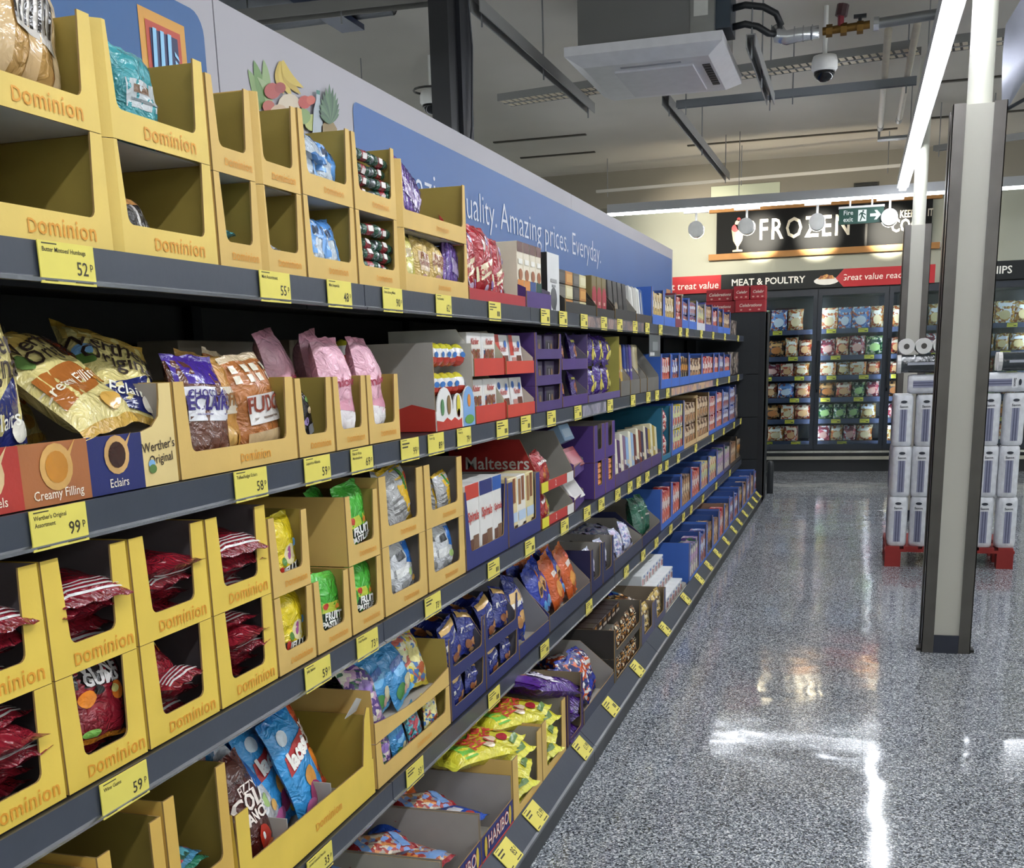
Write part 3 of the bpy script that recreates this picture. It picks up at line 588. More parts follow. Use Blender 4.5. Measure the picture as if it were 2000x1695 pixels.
for k, (cx, cy, r, c) in enumerate(((528, 178, 16, 'A84A44'), (543, 172, 11, '9A3E3A'), (520, 208, 12, 'B05A4C'), (560, 205, 22, 'CDBEA6'), (540, 222, 18, 'C4A98C'), (590, 200, 13, 'B4483E'), (602, 196, 9, 'C05A48'), (606, 240, 17, 'A9B264'), (585, 228, 16, '7F9A5A'))):
    MB().add([(*[v for v in sp(cx + r * math.cos(i * .524), cy + r * math.sin(i * .524))][:1], -.0062 - .0004 * k, sp(cx + r * math.cos(i * .524), cy + r * math.sin(i * .524))[1]) for i in range(12)], [tuple(range(12))], mat(c, 'paint')).build('vegetable_print', sign)
sprint('bottle_print', [sp(*q) for q in ((604, 262), (606, 215), (611, 195), (612, 178), (617, 178), (619, 196), (623, 216), (624, 266))], 'A9B2B8', -.0105); sprint('bottle_cap_print', [sp(*q) for q in ((611, 184), (611, 176), (618, 178), (618, 186))], '3E7A6A', -.011)
sprint('pineapple_print', [sp(*q) for q in ((622, 275), (621, 248), (628, 238), (645, 240), (652, 252), (651, 280))], '8A7446', -.0105)
for i in range(13):
    a = math.radians(28 + i * 10.5); bx, by = 636, 242; ln = 34 + 44 * (1 - abs(i - 6) / 7)
    leafp('pineapple_leaf_print', (bx, by), (bx + ln * .55 * math.cos(a), by - ln * math.sin(a)), 4.2, ('4A6A4C', '5C7A5A', '3E5A44')[i % 3], 0, -.0112 - .0003 * i)
# ------------------------------------------------------------------ cartons, bags and packs
YEL, YEL2, YIN, GRY, NAV, NAVD, PUR, BLU, EDG = 'E0C266', 'D6B265', 'A08A40', 'A39D97', '2A3070', '20244F', '4B2F73', '3A62B4', '9A7B4A'  # YIN is the carton yellow darkened to carry the shade inside
def carton(label, Y0, Y1, z0, h, d=.34, out=YEL, inn=YIN, strip=.042, post=.024, taper=.008, front='U', side='full', text='Dominion', tcol='DE9A2E', X=None, cut=.45, rz=0., name='display_carton', group='open cardboard display cartons', chamfer=0, tsize=None, back=True, near=True, fcol=None, bow=0, tx=.6):
    X = FX if X is None else X; W = Y1 - Y0 - .003; T = .003
    t = thing(name, label, 'carton', (X, Y0 + .0015, z0 + .001), Q + rz, group)
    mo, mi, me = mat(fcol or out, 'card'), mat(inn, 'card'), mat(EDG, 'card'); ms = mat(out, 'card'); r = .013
    if front == 'U':
        a, c = post + taper, W - post - taper
        pts = [(chamfer, 0), (W, 0), (W, h), (W - post, h)] + arc(c - r, strip + r, r, 0, -90, 4) + arc(a + r, strip + r, r, 270, 180, 4) + [(max(post, chamfer + .004), h), (chamfer, h)]
        MB().prism(pts, FR, T, mo, mi, me).build('front_panel', t)
    elif front == 'low':
        if bow: pts = [(0, 0), (W, 0), (W, strip)] + [(W * (1 - i / 8), strip - bow * math.sin(i / 8 * math.pi)) for i in range(1, 8)] + [(0, strip)]
        else: pts = [(0, 0), (W, 0), (W, strip), (0, strip)]
        MB().prism(pts, FR, T, mo, mi, me).build('front_panel', t)
    elif front == 'full': MB().prism([(0, 0), (W, 0), (W, h), (0, h)], FR, T, mo, mi, me).build('front_panel', t)
    sd = {'full': [(chamfer, 0), (d, 0), (d, h), (chamfer, h)], 'slope': [(0, 0), (d, 0), (d, h), (d * cut, h), (0, strip + .01)], 'low': [(0, 0), (d, 0), (d, strip), (0, strip)]}[side]
    sd = [(p + (T if p == 0 else 0), q) for p, q in sd]
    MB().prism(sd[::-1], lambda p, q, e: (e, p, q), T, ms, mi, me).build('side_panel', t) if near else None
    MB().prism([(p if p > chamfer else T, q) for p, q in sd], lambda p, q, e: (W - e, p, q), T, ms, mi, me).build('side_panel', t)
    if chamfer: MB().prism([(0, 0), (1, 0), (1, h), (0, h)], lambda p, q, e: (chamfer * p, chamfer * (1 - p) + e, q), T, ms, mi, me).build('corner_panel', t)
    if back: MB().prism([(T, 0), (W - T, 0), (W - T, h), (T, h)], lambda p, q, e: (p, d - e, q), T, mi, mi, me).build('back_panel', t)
    MB().box(T, W - T, max(T, chamfer), d - T, 0, .003, mat('B9B3A8', 'card')).build('base_panel', t)
    if text:
        ts = tsize or min(.034, W * .16); lettering(t, text, W * tx, strip * .48, ts, tcol, off=.006)
    return t

# ---- bags: a puffed film pouch with sealed ends; print and letters follow its surface
BAGS = {}; KIND = {}
def kind(name, w, h, t, body, seal, decor=(), mk='foil', obj='sweet_bag'): KIND[name] = (w, h, t, body, seal, decor, mk, obj)
def bagmesh(name, var):
    key = (name, var)
    if key in BAGS: return BAGS[key]
    w, h, t, body, seal, decor, mk, obj = KIND[name]; sd = var * 7.3 + len(name) * 1.7 + sum(map(ord, name)) % 13
    def S(u, v, s=-1, off=0.):
        pf = max(0., (1 - abs(u) ** 3.2) * (1 - (abs(v) / .9) ** 4 if abs(v) < .9 else 0)) ** .55
        n1 = noise.noise((u * 1.6 + sd, v * 1.8, s * 3.1)); n2 = noise.noise((u * 4.5, v * 4 + sd, s * 2.2)); n3 = noise.noise((v * 1.5 + sd, 2.2, .5))
        y = s * t / 2 * pf * (1 + .35 * n1 + .16 * n2) + s * off
        if abs(v) >= .9: y += .0035 * math.sin(u * 9 + sd) * (abs(v) - .88) * 8
        y += .018 * n3 * v * v + t * .12 * v * v * (1 if v > 0 else 0)
        x = w / 2 * u * (1 - .075 * (1 - v ** 4)) + .006 * n3
        return Vector((x, y, h / 2 * (v + 1) + .006 * noise.noise((u * 2 + sd, 1.1, v)) * (abs(v) > .8)))
    nu, nv = 10, 16; N = (nu + 1) * (nv + 1); vs = [S(j / nu * 2 - 1, i / nv * 2 - 1, s) for s in (-1, 1) for i in range(nv + 1) for j in range(nu + 1)]
    b = MB(); mb, ms = (mat(body, 'print', sc=64) if isinstance(body, tuple) else mat(body, mk)), mat(seal, 'foil')
    for k in (0, 1):
        for i in range(nv):
            row = [(k * N + i * (nu + 1) + j, k * N + i * (nu + 1) + j + 1, k * N + (i + 1) * (nu + 1) + j + 1, k * N + (i + 1) * (nu + 1) + j) for j in range(nu)]
            if k: row = [q[::-1] for q in row]
            idx = b.mi(ms if i < 1 or i >= nv - 1 else mb); b.f += [list(q) for q in row]; b.m += [idx] * nu
    b.v = [tuple(p) for p in vs]; parts = [('', b.mesh(obj, True))]
    pr = MB(); le = MB()
    for dn, d in enumerate(decor):
        off = .0010 + .00035 * dn
        if d[0] == 'R':
            _, u0, v0, u1, v1, c = d; n = 6; mm = max(3, int((v1 - v0) * 8)); sk = 0
            pr.add([S(u0 + (u1 - u0) * j / n, v0 + (v1 - v0) * i / mm, -1, off) for i in range(mm + 1) for j in range(n + 1)], [(i * (n + 1) + j, i * (n + 1) + j + 1, (i + 1) * (n + 1) + j + 1, (i + 1) * (n + 1) + j) for i in range(mm) for j in range(n)], mat(c, 'foil', bs=.3) if isinstance(c, str) else mat(c, 'print', sc=50))
        elif d[0] == 'E':
            _, u, v, ru, rv, c = d; rings = [(0, 1)] ; P = [S(u, v, -1, off)]; fs = []; n = 14
            for k in (1, 2, 3): P += [S(u + ru * k / 3 * math.cos(i * 6.2832 / n), v + rv * k / 3 * math.sin(i * 6.2832 / n), -1, off) for i in range(n)]
            fs += [(0, 1 + i, 1 + (i + 1) % n) for i in range(n)]
            for k in (0, 1): fs += [(1 + k * n + i, 1 + (k + 1) * n + i, 1 + (k + 1) * n + (i + 1) % n, 1 + k * n + (i + 1) % n) for i in range(n)]
            pr.add(P, fs, mat(c, 'foil', bs=.3))
        elif d[0] == 'P':                      # freeform patch given by corners, subdivided as a bilinear sheet
            _, q, c = d; n = 6; P = []
            for i in range(n + 1):
                for j in range(n + 1):
                    f, g = j / n, i / n
                    P.append(S(*[(q[0][k] * (1 - f) + q[1][k] * f) * (1 - g) + (q[3][k] * (1 - f) + q[2][k] * f) * g for k in (0, 1)], -1, off))
            pr.add(P, [(i * (n + 1) + j, i * (n + 1) + j + 1, (i + 1) * (n + 1) + j + 1, (i + 1) * (n + 1) + j) for i in range(n) for j in range(n)], mat(c, 'foil', bs=.3))
        elif d[0] == 'T':
            _, s, u, v, size, c, rot, bold = d; tv, tf = text2d(s, size, bold); ca, sa = math.cos(rot), math.sin(rot)
            le.add([S(max(-1, min(1, u + (x * ca - y * sa) / (w / 2))), max(-1, min(1, v + (x * sa + y * ca) / (h / 2))), -1, .0016 + .00035 * len(decor)) for x, y in tv], tf, mat(c, 'ink'))
    if pr.f: parts.append(('print', pr.mesh('print', True)))
    if le.f: parts.append(('lettering', le.mesh('lettering')))
    BAGS[key] = parts; return parts
def bag(kn, label, Y, z, depth=None, lean=8, yaw=0, roll=0, var=0, X=None, group=None, scale=1, flip=False, wide=1):
    X = FX if X is None else X; parts = bagmesh(kn, var); obj = KIND[kn][7]
    if depth is None: depth = KIND[kn][2] * scale * .62 + .008
    o = link(obj, parts[0][1]); o.rotation_mode = 'QUATERNION'
    M = Matrix.Rotation(Q + math.radians(yaw), 3, 'Z') @ Matrix.Rotation(-math.radians(lean), 3, 'X') @ Matrix.Rotation(math.radians(roll), 3, 'Y') @ Matrix.Rotation(math.pi if flip else 0, 3, 'Z')
    o.location = (X - depth, Y, z + KIND[kn][0] * wide * scale * .42 * abs(math.sin(math.radians(roll)))); o.rotation_quaternion = M.to_quaternion(); o.scale = (scale * wide, scale, scale)
    tag(o, label, 'bag', group or 'bags of sweets on the shelves')
    for n, me in parts[1:]: link(n, me, o)
    return o
def flat(kn, label, Y, z, depth=.02, var=0, yaw=0, X=None, tilt=0, rev=False, scale=1, roll=0):
    """A bag lying down, its end towards the aisle; rev turns the back up."""
    X = FX if X is None else X; t = KIND[kn][2]
    return bag(kn, label, Y, z + t * .35, depth, 86 - tilt, yaw, roll, var, X, None, scale, rev)

NUT = 'C99B56'
bars = tuple(('R', -.5 + i * .13, -.2, -.44 + i * .13, .35, '2A2420') for i in range(8))
kind('toffee', .17, .23, .07, 'C49A5C', 'B07F40', (('R', -.9, -.85, -.55, .85, 'D9B98A'), ('R', -.2, -.85, .1, .85, 'D6B27E'), ('R', .5, -.85, .8, .85, 'DCC094'), ('R', -.5, -.3, .6, .45, 'D9D2C8')) + bars)
kind('toffee_front', .17, .23, .07, 'CFA468', 'B98A4C', (('R', -.75, -.8, -.5, .8, 'E2CBA4'), ('R', .55, -.8, .8, .8, 'E2CBA4'), ('E', 0, .05, .62, .34, 'D9D6D2'), ('R', -.3, .1, .3, .14, '5C4A3A'), ('R', -.22, 0, .25, .04, '5C4A3A'), ('R', -.3, -.12, .2, -.08, '5C4A3A')))
kind('mint', .15, .2, .06, '3E9AA2', '5FB4BC', (('R', -.85, -.25, .85, .3, 'BFC6C8'), ('R', -.6, .05, .5, .2, '7A5A44'), ('R', -.8, -.75, .8, -.45, '58B4BC'), ('R', -.7, -.12, .6, -.06, '6A7478')))
kind('humbug', .15, .2, .06, '3A3634', 'C28A4C', (('R', -.5, -.8, -.3, .8, 'B9B4AE'), ('R', .1, -.8, .3, .8, 'B9B4AE'), ('R', -.9, .5, .9, .8, 'C08A50')))
kind('imperial', .16, .21, .075, 'C9D4DE', '5C95D6', (('R', -.95, .25, .95, .88, '5C98DC'), ('R', -.95, -.3, -.45, .25, '6AA2E0'), ('P', ((.1, -.85), (.75, -.5), (.9, .25), (.3, .25)), '6AA0DC'), ('T', 'MINT', -.05, .48, .04, '26364E', .1, .03)))
kind('sherbet', .15, .2, .06, 'D2B266', 'D8C27A', (('R', -.75, -.3, .75, .4, 'D9BE9C'), ('T', 'FRUIT', 0, .22, .034, '8A4A30', 0, .02), ('T', 'SHERBETS', 0, -.03, .026, '8A4A30', 0, .02), ('E', -.3, -.6, .3, .18, 'C89A94'), ('E', .35, -.6, .3, .18, 'E0C95A')))
kind('sherbet_yellow', .15, .2, .06, 'D9CB62', 'DED27E', (('E', -.2, -.4, .5, .3, 'E6DE96'), ('R', -.8, .1, .8, .4, 'CDB98C')))
kind('purple_stripe', .15, .21, .05, '7B5AA6', '6B4896', tuple(('R', -.9 + i * .3, -.88, -.78 + i * .3, .88, '4C2F80') for i in range(6)) + (('R', -.5, -.35, .6, .2, 'A08CB4'),))
kind('celebrate', .155, .225, .05, 'A8222C', 'B83A40', (('P', ((-.95, -.5), (.95, -.12), (.95, .2), (-.95, -.12)), 'E9DDB8'), ('T', 'Celebrations', 0, -.14, .026, 'A8222C', .27, .03), ('E', -.3, .45, .08, .16, 'D8C8BC'), ('E', .25, .6, .07, .14, '7A5A8A'), ('E', -.25, -.65, .14, .1, 'C8B8D0'), ('E', .4, -.55, .14, .12, '8A6AA0'), ('E', .6, .35, .06, .13, '3A3C80')), 'foil', 'sweet_pouch')
WER = (('R', -.95, .45, .95, .88, 'D9B65E'),)
kind('werther_eclair', .2, .27, .07, 'E6D58C', 'CFA548', WER + (('P', ((-.95, -.85), (.95, -.85), (.95, .05), (-.6, -.72)), '232A66'), ('T', "Werther's", .02, .28, .055, '33231A', .05, .01), ('T', 'Original', .12, .02, .055, '33231A', .05, .01), ('E', -.7, .05, .2, .14, '7FAED8'), ('E', -.7, -.12, .24, .1, '5A7A3C'), ('T', 'Eclairs', .2, -.58, .038, 'F0EDE0', .12, .005), ('E', .65, -.7, .2, .14, 'E8E2D4')), 'foil', 'sweet_pouch')
kind('werther_cream', .2, .27, .07, 'E6D58C', 'CFA548', WER + (('P', ((-.95, -.6), (.35, -.45), (.45, .0), (-.95, -.05)), 'B06A30'), ('T', "Werther's", .0, .42, .045, '33231A', .05, .01), ('T', 'Original', .1, .2, .045, '33231A', .05, .01), ('E', -.7, .2, .2, .14, '6A8A4A'), ('T', 'Creamy Filling', -.3, -.3, .03, 'F4EAD0', .06, .005), ('E', .55, -.3, .25, .14, 'C98A3C'), ('E', .2, -.7, .3, .12, 'D8A850'), ('P', ((.3, .4), (.95, .5), (.95, .1), (.5, .1)), '7A3A24')), 'foil', 'sweet_pouch')
kind('eclair', .15, .21, .065, '6A4030', '4A3090', (('R', -.95, .45, .95, .88, '4A3096'), ('R', -.85, -.2, .85, .4, 'E2E0E4'), ('T', 'CHOCOLATE', 0, .27, .02, '3A2A7A', 0, .02), ('T', 'ÉCLAIRS', 0, .1, .036, '3A2A7A', 0, .03), ('R', -.6, -.1, .6, -.07, '8A84A0')))
kind('fudge', .16, .21, .065, 'B87440', 'DCC6A4', tuple(('R', -.9 + .45 * (i % 4), .45 - .0 + .2 * (i // 4) - .05 * 0, -.68 + .45 * (i % 4), .6 + .2 * (i // 4), 'EADFC8') for i in range(8)) + (('R', -.8, -.35, .85, .2, 'E6E0DC'), ('T', 'FUDGE', .02, 0, .044, '8A3A24', 0, .02), ('R', -.6, -.27, .6, -.23, '8A7A70'), ('R', -.9, -.8, .9, -.5, 'D8B98C')))
kind('toffee_gold', .16, .21, .065, 'C8924A', 'D8A860', (('R', -.7, -.1, .7, .4, 'E0D6C0'), ('T', 'TOFFEES', 0, .15, .034, '8A5A24', 0, .02), ('E', -.3, -.5, .35, .2, 'E0B468'), ('E', .4, -.6, .3, .18, 'D29A48')))
kind('allsorts', .14, .2, .055, '201C22', '2A2430', (('E', -.2, -.1, .3, .14, '9A84B4'), ('E', .35, .2, .22, .12, 'B8A07A'), ('R', -.1, -.6, .7, -.3, '8E8E92'), ('E', -.4, -.65, .28, .14, 'B08ABA'), ('E', .5, .55, .2, .1, '7AA05A')))
kind('marsh', .14, .27, .07, 'E8AFC0', 'E9A4B8', (('R', -.95, -.9, .95, -.35, 'EDE4E6'), ('E', -.4, -.6, .35, .2, 'F6F1F0'), ('E', .35, -.65, .4, .22, 'F4EEEE'), ('P', ((-.95, -.35), (.95, -.45), (.95, -.1), (-.95, -.3)), 'E6A2B6'), ('T', 'mallows', 0, .12, .032, 'A83A50', .1, .02)))
kind('wine', .17, .22, .05, '8C1F2C', '7A1A26', tuple(('R', -.9, -.86 + i * .075, .9, -.83 + i * .075, 'CFCBC8') for i in range(4)) + (('R', -.7, .35, .3, .62, 'C8BDB4'), ('E', .1, .1, .2, .1, 'E08A3C'), ('E', -.4, .1, .2, .1, '9AC45A')))
kind('wine_front', .17, .22, .06, '8C1F2C', 'E08A2C', (('R', -.9, .3, .9, .85, '241A1C'), ('T', 'WINE', 0, .7, .044, 'CFC9C6', 0, .04), ('T', 'GUMS', 0, .45, .044, 'CFC9C6', 0, .04), ('E', -.6, .05, .3, .2, 'F08A1E'), ('E', .6, .1, .25, .22, 'D8742A'), ('E', .5, .15, .18, .1, 'D8D080'), ('E', -.2, .2, .2, .1, '1A1618'), ('E', -.5, -.75, .3, .1, '8CC85C')))
kind('jelly', .14, .21, .06, 'E6CB1E', 'EBD53A', (('E', .1, -.15, .4, .3, 'EBDCA8'), ('E', 0, -.1, .1, .2, 'A8508C'), ('E', -.35, -.3, .15, .12, '5A8A3A'), ('E', .6, .1, .14, .12, '6AA8D8'), ('R', -.8, -.85, .8, -.45, '32302A'), ('T', 'JELLY', 0, -.55, .03, 'EDEAE0', .1, .04), ('T', 'BABIES', 0, -.75, .026, 'EDEAE0', .1, .04), ('E', -.6, -.6, .12, .2, 'C83A2E')))
kind('pastille', .14, .22, .06, '4AB03A', '5CC24A', (('R', -.95, -.25, .95, .1, 'C8D44A'), ('R', -.95, -.9, .95, -.2, '2A3F2C'), ('T', 'FRUIT', 0, -.32, .034, 'EFEFE8', 0, .05), ('T', 'PASTILLES', 0, -.55, .026, 'EFEFE8', 0, .05), ('E', -.55, .0, .16, .1, 'C8402E'), ('E', .4, -.78, .22, .09, 'C86A3A'), ('E', -.3, -.8, .2, .08, '4A3A7A'), ('E', .3, -.05, .14, .08, 'E08A3A')))
kind('gums', .16, .22, .055, 'BEBDBC', 'E6B82A', (('P', ((.2, -.85), (.95, -.85), (.95, .85), (-.3, .85)), 'E2B42A'), ('P', ((.35, .1), (.6, .1), (.3, .85), (.05, .85)), '4A8A3C'), ('E', .7, .5, .15, .12, 'C8402E'), ('R', -.8, -.5, .1, -.42, '7A7876'), ('R', -.8, -.3, .0, -.22, '7A7876'), ('R', -.8, -.1, 0, -.02, '7A7876')))
kind('bluewhite', .16, .22, .06, 'D2D3D6', 'BFC4CC', (('P', ((.0, .1), (.95, -.2), (.95, .7), (.2, .8)), '2F6FC0'), ('R', -.9, -.3, .2, .05, 'ECECEA'), ('E', .35, -.35, .25, .15, 'A8C47A'), ('E', -.4, -.65, .3, .15, '8A8A8A'), ('R', -.7, .3, -.1, .6, '3A3A40'), ('E', .65, -.7, .2, .12, 'D8A85A')))
kind('laces', .17, .27, .04, '3C98D8', '2E7FC4', (('E', -.4, .6, .3, .14, 'DDE9F2'), ('E', .5, .3, .25, .1, 'DDE9F2'), ('P', ((-.8, -.05), (.7, .15), (.75, .5), (-.75, .3)), 'B83A3C'), ('T', 'laces', 0, .22, .058, 'F4EEE6', .13, .05), ('E', .15, -.3, .35, .2, 'D89A4A'), ('E', .1, -.6, .4, .2, 'A03A6A'), ('E', -.4, -.75, .35, .14, 'C86AA0'), ('E', .6, -.8, .3, .12, 'D8C04A')))
kind('lances', .15, .27, .045, 'B4321F', 'C8442A', (('R', -.9, .5, .9, .88, 'D2562E'), ('T', 'BERRY', .1, .25, .034, 'F2EAE0', .15, .04), ('T', 'LANCES', .1, .03, .042, 'F2EAE0', .15, .04), ('E', .3, -.35, .4, .22, 'E0812A'), ('E', -.3, -.4, .3, .2, 'C83A2A'), ('E', .2, -.75, .4, .12, '3A7A4A'), ('E', -.35, -.75, .25, .12, 'E6DCD0')))
kind('cola', .13, .25, .045, '4A1C18', '5A2A24', (('R', -.9, .58, .9, .88, '6A4038'), ('T', 'FIZZY', 0, .38, .028, 'EFE4DA', 0, .01), ('T', 'COLA', 0, .14, .05, 'EFE4DA', 0, .03), ('T', 'LANCES', 0, -.12, .034, 'EFE4DA', 0, .03), ('E', .0, -.55, .4, .24, 'B83020'), ('E', .35, -.75, .3, .1, 'D8702A'), ('E', -.1, -.5, .1, .07, 'EFEBE4')))
kind('kids_blue', .15, .2, .045, '3F8FC8', '58A4D6', (('E', .1, .0, .5, .2, '78B8E4'), ('R', -.5, .1, .6, .35, '2E5FA8'), ('E', .35, -.55, .35, .25, 'D8D0A8'), ('E', -.4, -.6, .4, .25, '4A8A4A'), ('E', .0, -.7, .2, .15, 'E0B0A0')))
kind('kids_purple', .15, .2, .045, ('5A3E84', 'C8A0C0', '3A6A4A', 'E0D8C8'), '6A4A90', (('E', 0, .2, .5, .25, '8A6AB0'),))
kind('kids_yellow', .15, .2, .05, ('E2C83A', 'D8D8A0', '4A7AB8', 'E8E0C0', 'C86A5A'), 'E2D04A', (('E', 0, .1, .5, .3, 'EADF9A'), ('E', .3, -.4, .3, .2, 'C86A4A')))
kind('kids_teal', .15, .2, .045, ('3A7A9A', '6ABAC8', 'C84A5A', '2E5A4A'), '4A8AAA', (('E', .1, .1, .4, .2, 'C8505A'),))
kind('buttons', .14, .2, .06, '26307C', '2E3A90', (('P', ((-.9, -.1), (.9, .2), (.9, .45), (-.9, .15)), 'E2DEDA'), ('T', 'buttons', 0, .17, .034, '26307C', .2, .05), ('E', .3, -.4, .35, .2, 'B07A4C'), ('E', -.3, -.55, .35, .2, '8A5230'), ('E', .1, -.78, .3, .1, 'C89A6A'), ('R', -.95, .62, .95, .88, 'D9AF66')))
kind('nutbag', .15, .26, .06, '26348A', '2E3A90', (('P', ((-.9, .0), (.95, .35), (.95, .75), (-.9, .35)), 'DCB87A'), ('P', ((-.9, -.15), (.9, .25), (.9, .42), (-.9, .02)), 'ECE8E0'), ('E', .2, -.3, .35, .2, 'C89858'), ('E', -.3, -.5, .3, .2, 'B07C48'), ('E', .5, -.7, .25, .16, '3A5AC0')))
kind('choc_blue', .15, .25, .055, '2338A0', '2A44B0', (('E', 0, .1, .42, .3, 'D2A25C'), ('R', -.25, -.08, .3, .16, '3A2418'), ('E', .1, -.55, .5, .2, '5AA0D8'), ('E', .4, .6, .2, .12, 'D8702A')))
kind('choc_orange', .15, .25, .055, 'D2602A', 'E07A3C', (('E', 0, -.3, .5, .3, 'E29A4A'), ('R', -.4, .2, .4, .4, 'F0E0D0'), ('E', .3, .6, .3, .14, 'C84A24')))
kind('choc_mix', .15, .22, .06, ('2A3A9A', 'D2602A', 'E8E4E0', '1C2660'), '2A3A9A', (('R', -.8, 0, .8, .4, 'D65A30'), ('R', -.6, .1, .6, .28, 'F0ECE8'), ('E', 0, -.5, .5, .2, '2A3FB0')))
kind('lilac', .15, .2, .06, ('B7BEDA', 'E6E6EC', '7A86B8', 'D0BEDC'), 'C9CEE4', (('E', 0, .2, .5, .3, 'E8E8F0'), ('E', .2, -.4, .3, .2, '3A2E3A')))
kind('green', .17, .25, .08, '1C5C44', '2A7A5C', (('P', ((-.8, -.1), (.8, -.2), (.8, .15), (-.8, .2)), '2E6A52'), ('R', -.5, -.06, .5, .02, 'C8B8AC'), ('R', -.6, .3, .3, .35, 'A8C0B0')))
kind('tutti', .17, .24, .06, 'DCD23A', 'E6E04A', (('P', ((-.9, .2), (.9, .5), (.9, .8), (-.9, .6)), '7AC04A'), ('T', 'Tutti', -.2, .15, .045, 'C8362E', .2, .04), ('T', 'Frutti', .0, -.1, .04, 'C8362E', .2, .04), ('E', .45, -.35, .35, .2, 'E89A2E'), ('E', .45, -.35, .22, .12, 'F2C060'), ('E', -.2, -.55, .28, .14, 'B8303A'), ('E', -.6, -.3, .2, .16, 'EAD2B0'), ('R', -.3, -.88, .5, -.75, '6A8A4A')))
kind('heroes', .2, .28, .07, '4A1E7C', '3A1668', (('T', 'HEROES', .1, .1, .05, 'EDE6F0', .1, .08), ('E', .35, .4, .3, .12, 'C0845A'), ('P', ((-.9, .5), (.9, .6), (.9, .85), (-.9, .85)), '5C2E92'), ('E', -.3, -.5, .4, .15, '6A3AA4')), 'foil', 'sweet_pouch')
kind('purple_foil', .15, .24, .06, '3E2470', '4C2F86', (('E', 0, -.1, .5, .4, '8A4A30'), ('E', .1, -.3, .3, .2, 'C08040'), ('R', -.8, .4, .8, .55, 'D8CC6A')))
kind('purple_yellow', .13, .14, .05, '44287C', '4C2F86', (('P', ((-.7, -.9), (-.2, -.9), (.6, .9), (.0, .9)), 'DCC850'), ('E', .4, -.3, .25, .25, 'E4D874')))
kind('gold', .14, .2, .05, ('B8944A', 'E8DCC0', '5A4A3A', 'D2B46A'), 'C8A85A', (('E', .1, .2, .5, .25, 'E0D4B8'),))
kind('redbag', .17, .2, .06, 'A8242A', 'B83A38', (('T', 'Maltesers', 0, .35, .03, 'EFE6E0', .1, .04), ('E', .2, -.1, .4, .25, 'C8542E'), ('E', -.3, -.4, .3, .16, 'C8762E')))
kind('yellowtip', .15, .18, .05, ('C8B42E', '8A1F28', 'E2D46A'), 'D8CC4A', (('E', 0, -.2, .5, .3, 'E2D040'),))
kind('haribo_blue', .14, .2, .04, '2450B8', '2A5CC8', (('R', -.5, -.2, .5, .2, 'E6E9F0'), ('E', .3, -.5, .3, .15, 'C83A30'), ('E', -.3, .4, .25, .12, '4A8AE0')))
kind('haribo_mix', .15, .22, .05, ('B0A090', 'A83A34', '7A9AD0', 'D8C8B0', 'D88A4A'), 'A02A34', (('P', ((-.9, .3), (.9, .4), (.9, .7), (-.9, .6)), '7FA6DC'), ('R', -.7, .55, .4, .82, 'A83238'), ('P', ((-.9, -.8), (.9, -.75), (.9, -.5), (-.9, -.55)), '7FA6DC')))
kind('haribo_green', .15, .22, .05, '4AA63A', '5CB848', (('E', 0, 0, .6, .35, 'D8CC4A'), ('E', -.1, .0, .3, .2, 'C83A2E'), ('R', -.6, -.7, .7, -.4, 'A8302A')))
kind('haribo_pink', .15, .22, .06, ('D0287A', 'E8E0E4', 'D8843A', '7A4A90'), 'C82474', (('E', 0, .3, .5, .2, 'D83A88'),))
kind('darkgold', .13, .2, .045, ('2A1C18', 'C88A3C', '5A3420', 'E6D8B8', '1A1210'), '6A4A2C', (('R', -.7, .2, .7, .5, '201410'), ('R', -.5, .3, .5, .4, 'D8C8A0')))
kind('redgum', .12, .19, .05, ('B82A30', 'E8D8D0', '8A1A24', 'D8705A'), 'C83A3C', (('R', -.7, 0, .7, .35, 'D8CCC4'),))
kind('bluegum', .12, .19, .05, ('2E56A8', 'D8DCE8', '1E3A7A', 'A85A4A'), '3A62B4', (('R', -.7, 0, .7, .3, 'C8CCD8'),))
kind('brownbag', .12, .19, .05, ('6A4632', 'E0C8A8', '3A241C', 'B8865A'), '8A6242', (('R', -.7, -.1, .7, .25, 'E2D4BC'),))

